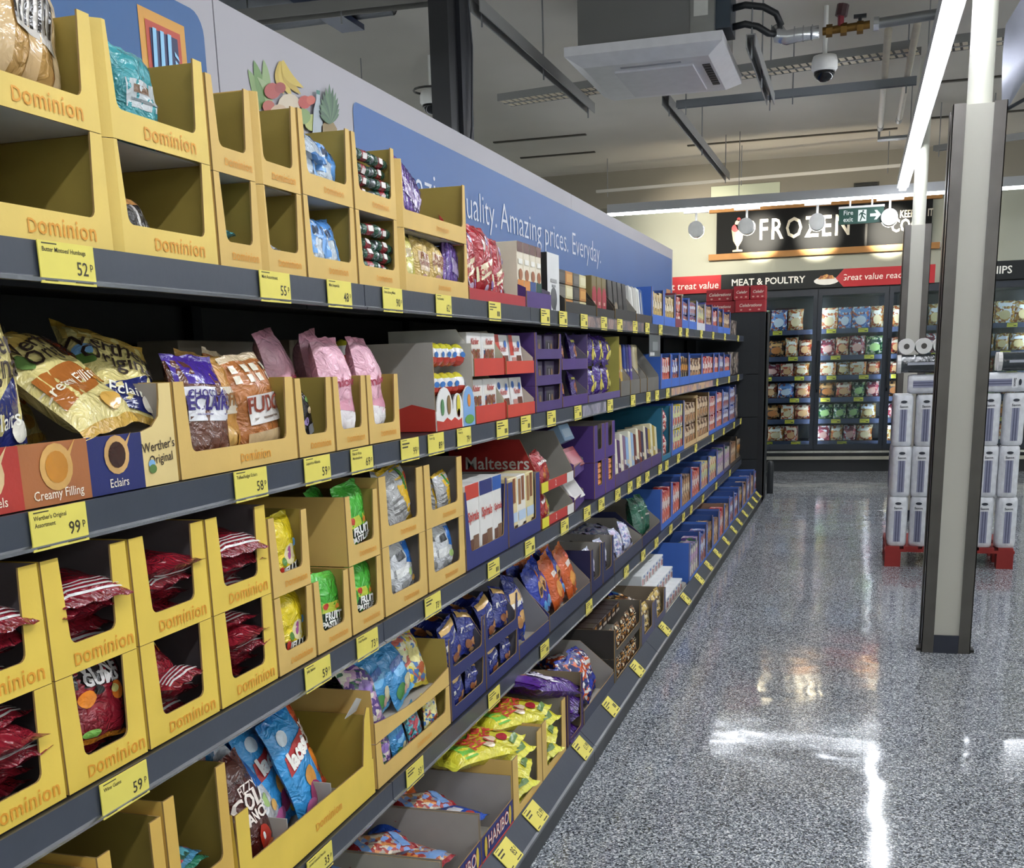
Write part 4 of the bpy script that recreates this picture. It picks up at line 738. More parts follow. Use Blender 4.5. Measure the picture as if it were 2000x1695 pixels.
PK = {}
def packet(label, Y, z, w, h, d, col, depth=.02, decor=(), words=(), X=None, lean=0, yaw=0, name='chocolate_box', cat='box', group='boxed chocolates on the shelves', side=None, rough=.45, roll=0):
    """A closed carton with printed fields: decor = (x0,z0,x1,z1,col) or ('E',x,z,rx,rz,col) in fractions of the face; words = (text,x,z,size,col,bold)."""
    X = FX if X is None else X
    key = (w, h, d, col, decor, side, rough)
    if key not in PK:
        b = MB().bbox(-w / 2, w / 2, 0, d, 0, h, mat(col, 'card', rough=rough) if isinstance(col, str) else mat(col, 'print', sc=40), .002).mesh('carton'); pr = MB()
        for i, q in enumerate(decor):
            y = -.0008 - .0004 * i
            if q[0] == 'E': pr.add([((q[1] - .5) * w + q[3] * w * math.cos(k * .449), y, (q[2] + q[4] * math.sin(k * .449)) * h) for k in range(14)], [tuple(range(14))], mat(q[5], 'card', rough=.4))
            else: pr.add([((q[0] - .5) * w, y, q[1] * h), ((q[2] - .5) * w, y, q[1] * h), ((q[2] - .5) * w, y, q[3] * h), ((q[0] - .5) * w, y, q[3] * h)], [(0, 1, 2, 3)], mat(q[4], 'card', rough=.4) if isinstance(q[4], str) else mat(q[4], 'print', sc=60))
        if side: pr.add([(-w / 2 - .0006, d * .1, h * .15), (-w / 2 - .0006, d * .9, h * .15), (-w / 2 - .0006, d * .9, h * .85), (-w / 2 - .0006, d * .1, h * .85)], [(0, 1, 2, 3)], mat(side, 'card', rough=.4) if isinstance(side, str) else mat(side, 'print', sc=40))
        PK[key] = (b, pr.mesh('print') if pr.f else None)
    b, p = PK[key]; o = link(name, b); tag(o, label, cat, group); o.rotation_mode = 'QUATERNION'
    o.rotation_quaternion = (Matrix.Rotation(Q + math.radians(yaw), 3, 'Z') @ Matrix.Rotation(-math.radians(lean), 3, 'X') @ Matrix.Rotation(math.radians(roll), 3, 'Y')).to_quaternion(); o.location = (X - depth, Y, z + .001)
    if p: link('print', p, o)
    for s, x, zz, size, c, bold in words: lettering(o, s, (x - .5) * w, zz * h, size, c, y=-.0032, off=bold)
    return o

# ================= top shelf
Z = SZ[0]
S1 = (('wrapped toffees at the start of the top shelf', 1.205, 1.48, .158, .155), ('teal mint bags on the top shelf', 1.487, 1.768, .158, .157), ('narrow stack next to the teal mints', 1.774, 1.919, .152, .15), ('narrow stack next to the blue mint bags', 1.926, 2.094, .152, .155), ('blue mint bags on the top shelf', 2.101, 2.337, .155, .155), ('mint rolls on the top shelf', 2.345, 2.58, .155, .155), ('fruit sherbets on the top shelf', 2.6, 3.082, .144, .152))
for i, (n, y0, y1, h0, h1) in enumerate(S1):
    of = 'of the ' if 'stack' in n else 'of '
    c = YEL if i < 2 else YEL2
    for lv, (zz, h) in enumerate(((Z, h0), (Z + h0 + .001, h1))):
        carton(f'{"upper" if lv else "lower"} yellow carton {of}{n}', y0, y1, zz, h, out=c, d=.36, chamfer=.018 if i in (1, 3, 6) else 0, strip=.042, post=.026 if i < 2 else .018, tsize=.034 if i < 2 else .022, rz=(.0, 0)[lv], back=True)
U = Z + .158
def pos(i, lv, f): y0, y1, h0 = S1[i][1:4]; return y0 + (y1 - y0) * f, Z + (h0 if lv else 0) + .006
bag('toffee', 'amber striped toffee bag with a barcode in the upper first carton', *pos(0, 1, .62), depth=.05, lean=10, roll=16, yaw=6)
bag('toffee_front', 'amber toffee bag with a pale oval label in the upper first carton', *pos(0, 1, .9), depth=.1, lean=4, yaw=-8, var=1)
bag('toffee', 'amber toffee bag leaning back behind the barcode bag', *pos(0, 1, .3), depth=.15, lean=8, roll=-14, var=2)
bag('mint', 'teal mint bag low in the lower first carton', *pos(0, 0, .3), depth=.06, lean=12, yaw=-10, roll=-20, scale=.55)
bag('mint', 'upright teal mint bag in the upper second carton', *pos(1, 1, .48), lean=3, yaw=4, var=1, scale=.72)
flat('humbug', 'brown humbug bag lying flat beside the upright teal mint bag', pos(1, 1, .74)[0], pos(1, 1, 0)[1], .03, yaw=20, scale=.8)
bag('humbug', 'black and amber humbug bag slumped in the lower second carton', *pos(1, 0, .42), lean=20, yaw=14, scale=.5)
flat('mint', 'teal mint bag lying low in the first narrow lower carton', pos(2, 0, .5)[0], pos(2, 0, 0)[1] + .03, .02, yaw=15, scale=.6)
flat('bluewhite', 'silver bag lying low in the second narrow lower carton', pos(3, 0, .5)[0], pos(3, 0, 0)[1] + .02, .02, yaw=15, scale=.6)
bag('imperial', 'blue mint bag resting on top of the others in the upper carton', *[a + b2 for a, b2 in zip(pos(4, 1, .55), (0, .072))], depth=.014, lean=64, yaw=15, scale=.85)
bag('imperial', 'blue and white mint bag at the front of the upper carton', *pos(4, 1, .36), lean=5, roll=-12, var=1, scale=.6)
bag('imperial', 'blue mint bag tucked in the far corner of the upper carton', *pos(4, 1, .68), lean=8, roll=14, var=2, scale=.56)
bag('imperial', 'blue mint bag leaning at the front of the lower carton', *pos(4, 0, .42), lean=4, roll=4, var=2, scale=.58)
bag('imperial', 'blue mint bag slumped in the lower carton below the others', *pos(4, 0, .72), lean=6, roll=-8, var=1, scale=.56)
# mint rolls: wrapped cylinders lying along the shelf
RG, RD, RS = mat('1E4A38', 'foil'), mat('8E2A34', 'foil'), mat('B9BCC0', 'metal', rough=.3)
rb = MB(); rb.cyl((0, 0, 0), (.012, 0, 0), .0105, RS, 10); rb.cyl((.012, 0, 0), (.03, 0, 0), .0125, RG, 10); rb.cyl((.03, 0, 0), (.058, 0, 0), .0125, RD, 10); rb.cyl((.058, 0, 0), (.078, 0, 0), .0125, RG, 10); rb.cyl((.078, 0, 0), (.09, 0, 0), .0105, RS, 10)
roll_me = rb.mesh('wrapper', True); rl = MB().box(.034, .054, -.0131, -.012, -.006, .006, mat('E4DCD8', 'ink')).mesh('label_print')
for lv in (0, 1):
    y0 = S1[5][1] + .026; z0 = pos(5, lv, 0)[1]
    for r in range(5):
        for q in range(2):
            o = link('mint_roll', roll_me, None, (FX - .019 - .004 * (r % 2), y0 + .012 + q * .092 + .004 * (r % 2), z0 + .014 + r * .0255), (0, 0, Q + random.gauss(0, .06)))
            o.rotation_euler = (random.uniform(-.5, .5), random.gauss(0, .05), Q + random.gauss(0, .05))
            tag(o, f'{ORD[r]} mint roll up the {"inner" if q else "outer"} column of the {"upper" if lv else "lower"} roll carton', 'mint roll', 'mint rolls'); link('label_print', rl, o)
for k in range(3): bag('purple_stripe', f'{ORD[k]} of three purple striped bags slumped in the upper sherbet carton', pos(6, 1, .2 + .08 * k)[0], pos(6, 1, 0)[1], depth=.03 + .012 * k, lean=14, roll=26 + 8 * k, var=k, scale=.8)
for k, (kn, f, n) in enumerate((('sherbet_yellow', .22, 'pale yellow sherbet bag'), ('sherbet', .42, 'first beige fruit sherbet bag'), ('sherbet', .62, 'second beige fruit sherbet bag'), ('purple_stripe', .84, 'purple striped bag'))):
    bag(kn, n + ' in the lower sherbet carton', *pos(6, 0, f), lean=5, roll=(-6, 4, 8, 16)[k], var=k % 3, scale=.68)
# red sweet pouches in a red tray
carton('low red tray holding the standing red pouches', 3.09, 3.66, Z, .1, out='A8242C', inn='8A2A30', strip=.032, front='low', side='low', text=None, d=.3, name='display_tray')
for k, y in enumerate((3.14, 3.25, 3.37, 3.54)): bag('celebrate', f'{ORD[k]} tall red sweet pouch with a slanting cream band', y, Z + .004, .05 + .012 * (k % 2), 4, (-4, 3, -2, 4)[k], 0, k % 3, group='standing red pouches', scale=(1, 1, 1, .9)[k])
# purple tray with four tall boxes
carton('low purple tray holding four tall chocolate boxes', 3.675, 3.99, Z, .1, out=PUR, inn='7A7086', strip=.052, front='low', side='slope', cut=.3, text=None, d=.3, name='display_tray')
for k, c in enumerate(('D2812E', 'D98A3A', '2C4A86', '1F4A42')):
    packet(f'tall {("orange", "amber", "blue", "green")[k]} chocolate box in the purple tray', 3.71 + .076 * k, Z + .004, .068, .205, .13, 'E4D9C2', .03, ((0, .84, 1, 1, '5A2A22'), (0, 0, 1, .42, c), ('E', .5, .5, .34, .09, '9A5A30'), (.15, .66, .85, .74, 'F2EEE4')), group='tall boxes in the purple tray')
packet('tall black and white box with a grey animal shape on the front', 4.1, Z + .001, .17, .2, .16, '1A1A1C', .02, ((.0, .0, 1, 1, 'D9D9D8'), ('E', .5, .22, .28, .2, '55565A'), (.4, .02, .48, .2, '55565A'), (.58, .02, .66, .2, '55565A'), (.25, .5, .75, .56, '9A9A9A'), (.35, .42, .65, .46, '9A9A9A')))
carton('low black tray holding a wall of small square chocolate boxes', 4.2, 4.72, Z, .11, out='2A2724', inn='3A3632', strip=.04, front='low', side='slope', cut=.3, text=None, d=.3, name='display_tray')
cols = ('3A3836', 'C2823C', '2E2C2C', '3E3A34', 'D9CE9A', 'B87A3A', '33302E', '8A8478', '2C2A2A')
for r in range(3):
    for q in range(4):
        packet(f'{("dark", "orange", "grey", "cream")[(r * 2 + q) % 4]} square chocolate box, {ORD[q]} in the {("bottom", "middle", "top")[r]} row of the black tray', 4.27 + .115 * q, Z + .004 + r * .052, .11, .05, .12, ('343230', 'C2823C', '5A5650', 'D6CA98')[(r * 2 + q) % 4], .03, ((.1, .2, .9, .8, ('4A4642', 'D8A050', '6A665E', 'E4DCB4')[(r * 2 + q) % 4]),), group='square boxes in the black tray')
carton('low black tray holding three olive and red packets', 4.74, 5.1, Z, .14, out='262322', inn='34302C', strip=.035, front='low', side='slope', cut=.25, text=None, d=.3, name='display_tray')
for k in range(3): packet(f'{ORD[k]} olive packet with a red domed print', 4.82 + .1 * k, Z + .004, .085, .165, .1, '7A6C42', .03, ((0, 0, 1, .55, 'A8283A'), ('E', .5, .55, .48, .2, 'A8283A'), (.3, .3, .7, .38, 'D8B0A0'), (.4, .02, .6, .12, 'E0D8CC')), group='olive and red packets')
carton('low black tray holding dark zigzag packets', 5.12, 5.62, Z, .14, out='2C2826', inn='8A857E', strip=.045, front='low', side='slope', cut=.25, text=None, d=.3, name='display_tray')
for k in range(4): packet(f'{ORD[k]} dark packet with black diamonds beside the white packets', 5.19 + .11 * k, Z + .004, .09, .17, .1, ('3C3A38', '1C1A1A')[k % 2], .03, (('E', .5, .7, .4, .16, '151414'), ('E', .5, .3, .4, .16, '8A7A62' if k == 1 else '151414')), group='dark diamond packets', lean=4)
carton('low brown tray holding leaning white packets', 5.64, 6.1, Z, .14, out='3A302C', inn='8E8A84', strip=.04, front='low', side='slope', cut=.25, text=None, d=.3, name='display_tray')
for k in range(4): packet(f'{ORD[k]} leaning white packet on the top shelf before the blue cartons', 5.7 + .095 * k, Z + .004, .08, .17, .1, ('D8D6CE', 'B9B6AE', 'E2E0D8', '3A5A94')[k], .03, ((.1, .1, .5, .9, 'B6B2A8'),), lean=6, roll=6, group='leaning white packets')

# ================= cartons far along each shelf, set between pixel columns of their front edges
def far_row(shelf, zk, X, edges, h, specs, strip=.05, d=.34):
    """specs: (outside colour, inside, bag kind or None, rows of bags, look words)"""
    for i in range(len(edges) - 1):
        y0, y1 = Yp(edges[i], zk, X), Yp(edges[i + 1], zk, X); sp_ = specs[i % len(specs)]; out, inn, kn, rows, look = sp_; hh = h * (1, .97, 1.03, .95)[i % 4]
        n = len(edges) - 1 - i
        who = f'{ORD[n - 1]} from the black end on the {shelf}'
        carton(f'{look}, {who}', y0 + .004, y1, zk, hh, d=d, out=out, inn=inn, strip=strip, post=.03, front='U', text=None, X=X, name='far_display_carton', group='cartons far along the shelves', taper=.004)
        w = y1 - y0 - .07; m = max(1, min(4, round(w / .085))); pal = KIND[kn][3]; ph = (hh - .02) / rows
        for r in range(rows):
            for q in range(m):
                packet(f'{ORD[q]} packet {("low", "up")[r] if rows > 1 else "standing"} in the {ORD[n - 1]} carton from the end, {shelf}', y0 + .035 + w * (q + .5) / m, zk + .005 + r * ph, round(w / m * .97, 3), round(ph * (.97, .93, .9)[(q + i) % 3], 3), .09, pal, .007, ((.12, .52, .88, .72, pal[1]), ('E', .5, .3, .3, .13, pal[-1])), X=X, name='snack_packet', cat='packet', group='packets far along the shelves')
B2 = ('3A66BC', '2A4A8C')
far_row('top shelf', Z, FX, [1273, 1297, 1319, 1332, 1345, 1361, 1377, 1391, 1402, 1412, 1426], .19, [(*B2, 'gold', 1, 'blue carton of gold packs'), ('3F69BE', '8A8884', 'gold', 1, 'blue carton of silver packs'), ('7A2A3A', '5A2A34', 'redgum', 2, 'dark red carton of red packs'), (*B2, 'bluegum', 2, 'blue carton of blue packs'), ('3A66BC', '8A7A4A', 'bluegum', 2, 'blue carton with a yellow back'), ('C9CAD0', '8A8A90', 'kids_yellow', 1, 'white carton of yellow packs'), ('4A4E96', '3A3C70', 'brownbag', 2, 'violet carton of brown packs'), ('3C4C94', '2C3666', 'redgum', 1, 'indigo carton of red packs'), (*B2, 'darkgold', 1, 'blue carton of dark packs'), ('3A66BC', '24407A', 'brownbag', 1, 'blue carton of brown packs')])
far_row('second shelf', SZ[1], FX, [1291, 1311, 1327, 1346, 1371, 1394, 1404, 1414, 1426], .19, [(*B2, 'redgum', 1, 'blue carton of purple packs'), (*B2, 'bluegum', 1, 'blue carton of blue packs'), (*B2, 'darkgold', 1, 'blue carton of amber packs'), (*B2, 'brownbag', 1, 'blue carton of striped packs'), (*B2, 'redgum', 1, 'blue carton of red striped packs'), (*B2, 'redgum', 1, 'narrow blue carton of red packs'), (*B2, 'bluegum', 1, 'narrow blue carton of silver packs'), (*B2, 'redgum', 1, 'narrow blue carton of pink packs')])
for sh, zk, e, hh in (('top shelf', Z, (1427, 1436, 1445), .13), ('second shelf', SZ[1], (1427, 1440, 1452), .2), ('third shelf', SZ[2], (1436, 1443, 1451), .22)):
    for i in (0, 1):
        y0, y1 = Yp(e[i], zk, FX), min(11.06, Yp(e[i + 1], zk, FX)); w = y1 - y0
        packet(f'{("inner", "last")[i]} dark brown biscuit packet by the black end on the {sh}', (y0 + y1) / 2, zk, w * .9, hh, .15, ('2E2A2A', '6A5A52', '241F20', 'C8B8A8'), .03, ((.15, .5, .85, .7, '8A7A6E'),), group='dark packets by the shelf end')

# ================= second shelf
Z = SZ[1]
w0 = carton('wide cream and coloured carton of caramel sweet pouches', 1.07, 1.588, Z, .155, out='E2C878', inn='9E968E', strip=.085, post=.012, taper=.002, text=None, d=.36, front=None, fcol='E2C878')
fr = MB(); W = .515; cl = [mat(c, 'card', rough=.42) for c in ('B0372E', 'A9683C', '232A66', 'E2C98A')]
edges = (0, .155, .295, .425, W)
for i in range(4):
    x0, x1 = edges[i], edges[i + 1]; z1 = .084
    if i < 3: pts = [(x0, 0), (x1, 0), (x1, z1), (x0, z1)]
    else: pts = [(x0, 0), (x1, 0), (x1, .155), (x1 - .032, .155)] + [(x1 - .034 + .0, .13), (x1 - .04, .105), (x1 - .06, .09), (x0, z1)]
    MB().prism(pts, lambda p, q, e: (p, e - .0005, q), .003, cl[i], mat('9E968E', 'card'), mat(EDG, 'card')).build('front_field', w0)
for cx, cz, r0, c0, c1 in ((.225, .05, .034, 'D9A860', 'C8852E'), (.36, .055, .03, 'D0A468', '3A1A16'), (.09, .05, .034, 'E0C090', 'C87A5A')):
    for k, (r, c) in enumerate(((r0, c0), (r0 * .68, c1))):
        MB().add([(cx + r * math.cos(i * .3927), -.0016 - k * .0006, cz + r * math.sin(i * .3927) * .95) for i in range(16)], [tuple(range(16))], mat(c, 'foil', bs=.1)).build('caramel_print', w0)
    MB().add([(cx + r0 * .5, -.0015, cz + .01), (cx + r0 * 1.3, -.0015, cz + r0 * 1.05), (cx + r0 * .9, -.0015, cz + r0 * .4)], [(0, 1, 2)], mat(c0, 'foil', bs=.1)).build('wrapper_print', w0)
lettering(w0, 'Creamy Filling', .225, .014, .018, 'F2E6D0', off=.005); lettering(w0, 'Eclairs', .36, .014, .018, 'F2E6D0', off=.005); lettering(w0, 'Caramels', .09, .014, .018, 'F2E6D0', off=.005)
lettering(w0, "Werther's", .468, .06, .021, '33231A', off=.005, rot=-.06); lettering(w0, 'Original', .472, .04, .02, '33231A', off=.005, rot=-.06)
for k, (c, dx, dz, r) in enumerate((('7FAED8', .445, .034, .009), ('5A7A3C', .446, .026, .01))): MB().add([(dx + r * math.cos(i * .524), -.0018 - .0005 * k, dz + r * .7 * math.sin(i * .524)) for i in range(12)], [tuple(range(12))], mat(c, 'ink')).build('village_print', w0)
bag('werther_eclair', 'upright cream pouch with a navy eclairs corner in the caramel carton', 1.22, Z + .06, .045, 4, 4, -2, scale=.86)
bag('werther_cream', 'cream pouch with a brown creamy filling panel lying over the front', 1.45, Z + .08, .008, 50, 0, -10, 1, scale=.86)
bag('werther_eclair', 'cream and navy eclairs pouch leaning in the far corner of the caramel carton', 1.53, Z + .075, .06, 46, -14, 26, 2, scale=.8)
bag('werther_cream', 'cream pouch lying behind with its end up in the caramel carton', 1.44, Z + .06, .16, 34, 10, -8, 2, scale=.72)
carton('wide yellow carton of eclairs, toffees and fudge', 1.595, 2.003, Z, .156, out=YEL2, inn=YIN, strip=.042, post=.03, tsize=.026)
for kn, y, dep, rl, v, n in (('eclair', 1.735, .04, 3, 0, 'purple and brown chocolate eclair bag'), ('toffee_gold', 1.835, .06, 0, 0, 'golden toffee bag between the eclairs and the fudge'), ('fudge', 1.932, .04, -4, 0, 'brown checked fudge bag with a white label'), ('toffee_gold', 1.87, .11, 8, 1, 'golden toffee bag standing behind the fudge bag'), ('fudge', 1.99, .14, 10, 1, 'brown fudge bag leaning behind in the eclair carton'), ('eclair', 1.7, .15, -8, 1, 'dark eclair bag standing behind in the eclair carton')):
    bag(kn, n, y, Z + .006, dep, 6, random.uniform(-8, 8), rl, v, scale=.92)
for i, (n, y0, y1, kn) in enumerate((('black liquorice bag', 2.01, 2.172, 'allsorts'), ('first pink marshmallow bag', 2.18, 2.346, 'marsh'), ('second pink marshmallow bag', 2.352, 2.536, 'marsh'))):
    carton(f'yellow carton holding the {n}', y0, y1, Z, .152, out=YEL2, inn=YIN, strip=.042, post=.022, tsize=.022)
    bag(kn, n + ' on the second shelf', (y0 + y1) / 2 + (.035, .02, .02)[i], Z + .006, .042, 5, (6, -4, 4)[i], (-14, 2, 2)[i], i, scale=(.6, .86, .86)[i])
    bag(kn, n.replace('first ', 'inner ').replace('second ', 'outer ') + ' standing behind the front one', (y0 + y1) / 2 - .03, Z + .006, .14, 4, 10, -8, (i + 1) % 3, scale=(.78, .9, .9)[i])
t = packet('brown storage carton with black arrows at the back of the second shelf', 2.3, Z, .42, .235, .1, '8E8374', .3, (), (), name='storage_carton')
ar = MB(); K = mat('1A1A1A', 'ink')
for x in (.03, .075): ar.box(x - .004, x + .004, -.0022, -.002, .14, .19, K); ar.add([(x - .014, -.0021, .185), (x + .014, -.0021, .185), (x, -.0021, .21)], [(0, 1, 2)], K)
ar.box(.02, .085, -.0022, -.002, .128, .133, K); ar.box(-.13, -.124, -.0022, -.002, .13, .2, K); ar.box(-.12, -.08, -.0022, -.002, .168, .174, K); ar.add([(-.085, -.0021, .157), (-.085, -.0021, .185), (-.06, -.0021, .171)], [(0, 1, 2)], K); ar.build('arrow_print', t)
packet('plain brown storage carton beside the one with arrows', 2.66, Z, .2, .24, .1, '8A7D6A', .29, ((.1, .5, .6, 1, '6A5A48'),), (), name='storage_carton')
# surprise eggs carton, its grey side turned to the aisle entrance
ec = carton('tall grey-sided carton of chocolate eggs with a white and red front', 2.785, 3.1, Z, .226, out='A8A39C', inn='BBB6AE', front=None, text=None, d=.33, strip=.1, side='full')
MB().prism([(0, 0), (1, 0), (1, .055), (.8, .045), (.6, .065), (.4, .05), (.2, .07), (0, .055)], lambda p, q, e: (-.0012 + e, .003 + .32 * p, q), .001, mat('B0322A', 'card', rough=.4)).build('red_border_print', ec)
RW = mat('E6E4E0', 'card', rough=.4); RRD = mat('C23A2C', 'card', rough=.4)
MB().prism([(0, 0), (.312, 0), (.312, .055)] + arc(.262, .06, .05, 0, 180, 8) + arc(.172, .055, .038, 0, 180, 8) + arc(.067, .05, .062, 0, 180, 8) + [(0, .05)], FR, .003, RW).build('front_panel', ec)
MB().add([(0, -.001, 0), (.2, -.001, 0), (.2, -.001, .026), (.17, -.001, .02), (.14, -.001, .03), (.11, -.001, .022), (.08, -.001, .032), (.05, -.001, .022), (0, -.001, .028)], [tuple(range(9))], RRD).build('red_border_print', ec)
MB().add([(.212, -.001, .0), (.312, -.001, 0)] + [(x, -.001, z) for x, z in arc(.262, .06, .049, 0, 180, 8)], [tuple(range(11))], mat('7FA8D8', 'card', rough=.4)).build('sky_print', ec)
for x, z, rx, rz, c in ((.045, .06, .013, .022, '5A8A5A'), (.095, .065, .014, .026, '8A6A3C'), (.172, .06, .015, .03, 'D8C83C'), (.262, .018, .04, .013, '6AA04A'), (.262, .07, .014, .018, 'D88A3A'), (.172, .04, .011, .012, 'B8402E')):
    MB().add([(x + rx * math.cos(i * .524), -.002, z + rz * math.sin(i * .524)) for i in range(12)], [tuple(range(12))], mat(c, 'card', rough=.4)).build('figure_print', ec)
EW, ER_, EY = mat('E6E4E2', 'foil', bs=.25), mat('BF3A2A', 'foil', bs=.25), mat('D8CE3E', 'foil', bs=.25)
n = 14; prof = [(.004, 0), (.016, .004), (.024, .013), (.027, .025), (.0255, .036), (.021, .048), (.012, .058), (.003, .062)]
eg = MB()
for i in range(len(prof) - 1):
    vs_ = [(r * math.cos(k * 6.2832 / n), r * math.sin(k * 6.2832 / n), z) for r, z in prof[i:i + 2] for k in range(n)]
    eg.add(vs_, [(k, (k + 1) % n, n + (k + 1) % n, n + k) for k in range(n)], ER_ if i < 3 else (EW if i < 5 else EY))
egg_me = eg.mesh('egg', True); el = MB(); el.add([(.012 * math.cos(i * .785), -.0272, .032 + .008 * math.sin(i * .785)) for i in range(8)], [tuple(range(8))], mat('2E6AB0', 'ink')); egl = el.mesh('egg_print')
ei = 0
for r, (zz, ys, dep) in enumerate(((.088, (2.825, 2.878, 2.931, 2.984, 3.037), .032), (.165, (2.83, 2.883, 2.936, 2.989, 3.042), .036), (.115, (2.66, 2.71), .19), (.178, (2.67, 2.72), .2))):
    for q, y in enumerate(ys):
        o = tag(link('chocolate_egg', egg_me, None, (FX - dep, y, Z + zz), (0, random.uniform(-.2, .2), Q + random.uniform(-.4, .4))), f'{ORD[q]} red and white chocolate egg in the {("front", "upper", "shaded lower", "shaded upper")[r]} row', 'chocolate egg', 'foil chocolate eggs'); link('egg_print', egl, o)
carton('shaded grey carton of eggs set back beside the tall egg carton', 2.61, 2.775, Z, .11, X=FX - .14, out='9C968C', inn='8A8478', front='low', strip=.1, text=None, d=.2)
# white and red boxes
WR = 'DCD9D6'
for lv in (0, 1):
    z = Z + lv * .134
    carton(f'{("lower", "upper")[lv]} white and red tray of mini chocolate boxes', 3.11, 3.4, z, .132, out=WR, inn='B8B09A', strip=.05, front='low', side='slope', cut=.2, text=None, d=.26, fcol='C23A2C', name='display_tray')
    for q in range(2):
        packet(f'{ORD[q]} mini chocolate box with coloured letters in the {("lower", "upper")[lv]} white tray', 3.19 + .135 * q, z + .006, .128, .118, .1, 'E4E1DE', .025, ((.1, .62, .9, .8, 'E9E2D8'), (.12, .35, .88, .58, ('D8B45A', 'C2503C', '6A8AC0', '6A9A5A', 'E4E1DE')), (0, 0, 1, .25, 'C8452F')), (('MINIS', .5, .48, .034, '8A4A2C', .05), ('Kinder', .5, .78, .024, 'B03428', .03)), group='mini chocolate boxes')
    packet(f'{("lower", "upper")[lv]} yellow sided box end behind the mini chocolate boxes', 3.14, z + .006, .05, .118, .1, 'A89A3C', .14, ((.1, .3, .9, .6, 'C8BE7A'),), group='mini chocolate boxes')
    carton(f'{("lower", "upper")[lv]} red edged tray of milk chocolate bars', 3.425, 3.745, z, .12, out='C23A2C', inn='C9B8AC', strip=.04, front='low', side='slope', cut=.3, text=None, d=.26, fcol='C8402E', name='display_tray')
    for q in range(2): packet(f'{ORD[q]} white chocolate bar box in the {("lower", "upper")[lv]} red edged tray', 3.505 + .15 * q, z + .005, .135, .118, .06, 'E6E3E0', .03, ((0, .45, .3, 1, 'C8402E') if lv else ('E', .2, .8, .12, .1, '3A6AB8'), (.5, .0, .9, .45, '6A3420'), (.1, .1, .45, .4, 'C88A80'), ('E', .75, .75, .1, .1, '3A6AB8')), (('Kinder', .5, .62, .026, 'B03428', .02),), lean=6, group='white chocolate bar boxes')
for lv in range(3):
    z = Z + lv * .089
    carton(f'{("bottom", "middle", "top")[lv]} purple tray of dark windowed bars', 3.765, 4.122, z, .088, out=PUR, inn='4A3A5C', strip=.034, post=.02, front='U', text=None, d=.28, fcol='47306C')
    for q in range(2): packet(f'{ORD[q]} dark windowed bar pack in the {("bottom", "middle", "top")[lv]} purple tray', 3.86 + .165 * q, z + .004, .13, .078, .06, '3A2C50', .02, ((.1, .1, .9, .8, '4E4A52'), (.2, .2, .55, .7, '2A2228'), ('E', .68, .45, .1, .2, '8A6A50'), (.35, .2, .42, .65, 'B8B4BC')), group='windowed bar packs')
for lv in (0, 1):
    z = Z + lv * .137
    carton(f'{("lower", "upper")[lv]} purple carton of glossy purple bags', 4.135, 4.55, z, .13, out=PUR, inn='6A6472', strip=.04, front='low', side='slope', cut=.3, text=None, d=.3)
    for q in range(3): bag('purple_foil', f'{ORD[q]} glossy purple bag with a brown picture in the {("lower", "upper")[lv]} purple carton', 4.21 + .135 * q, z + .006, .04 + .02 * (q % 2), 10, (q - 1) * 5, (q - 1) * 4, q, scale=.52 if not lv else .56)
carton('purple and yellow carton front holding foil bars', 4.56, 5.215, Z, .27, out='5A4A7C', inn='A8A04A', strip=.03, front='low', side='full', text=None, d=.3)
for r in range(2):
    for q in range(4): bag('purple_yellow', f'{ORD[q]} purple and yellow foil bar in the {("lower", "upper")[r]} row', 4.65 + .155 * q, Z + .012 + r * .13, .05, 5, 0, (4, -3, 2, -4)[q], (q + r) % 3, group='purple and yellow foil bars', scale=.95)
for k, (c, y) in enumerate((('4E7A4A', 5.28), ('A8384A', 5.36), ('C9A94A', 5.43), ('243A86', 5.53), ('2C2F6A', 5.6), ('5A4A94', 5.68), ('D8CBA8', 5.78), ('E0CFA0', 5.84))):
    packet(f'{("green", "red", "mustard", "blue", "navy", "violet", "cream", "pale yellow")[k]} slim chocolate bar standing in the grey tray row', y, Z + .004, .05, .235, .1, c, .03, ((.1, .45, .9, .5, 'C9C4B8'), (.0, .0, 1, .1, '5A564E')), lean=4, roll=5, group='slim bars in the grey trays', name='chocolate_bar')
for k, (y0, y1) in enumerate(((5.24, 5.46), (5.48, 5.72), (5.74, 5.92), (5.95, 6.3))): carton(f'{ORD[k]} grey sloping tray for slim bars', y0, y1, Z, .23, out='6A655E', inn='8E8B86', strip=.07, front='low', side='slope', cut=.45, text=None, d=.26, name='display_tray')
p = at(1283, 679, X=-1.0); t = thing('shelf_talker', 'small grey printed card hanging under the top shelf', 'card', (-1.01, p.y, 1.515), Q); MB().box(-.17, .17, 0, .002, -.11, 0, mat('55595C', 'plas')).build('card', t); MB().box(-.08, .08, -.001, 0, -.08, -.035, mat('85888A', 'plas')).build('print_field', t); MB().box(-.15, -.02, -.001, 0, -.105, -.088, mat('D0D0CE', 'plas')).build('white_strip', t)

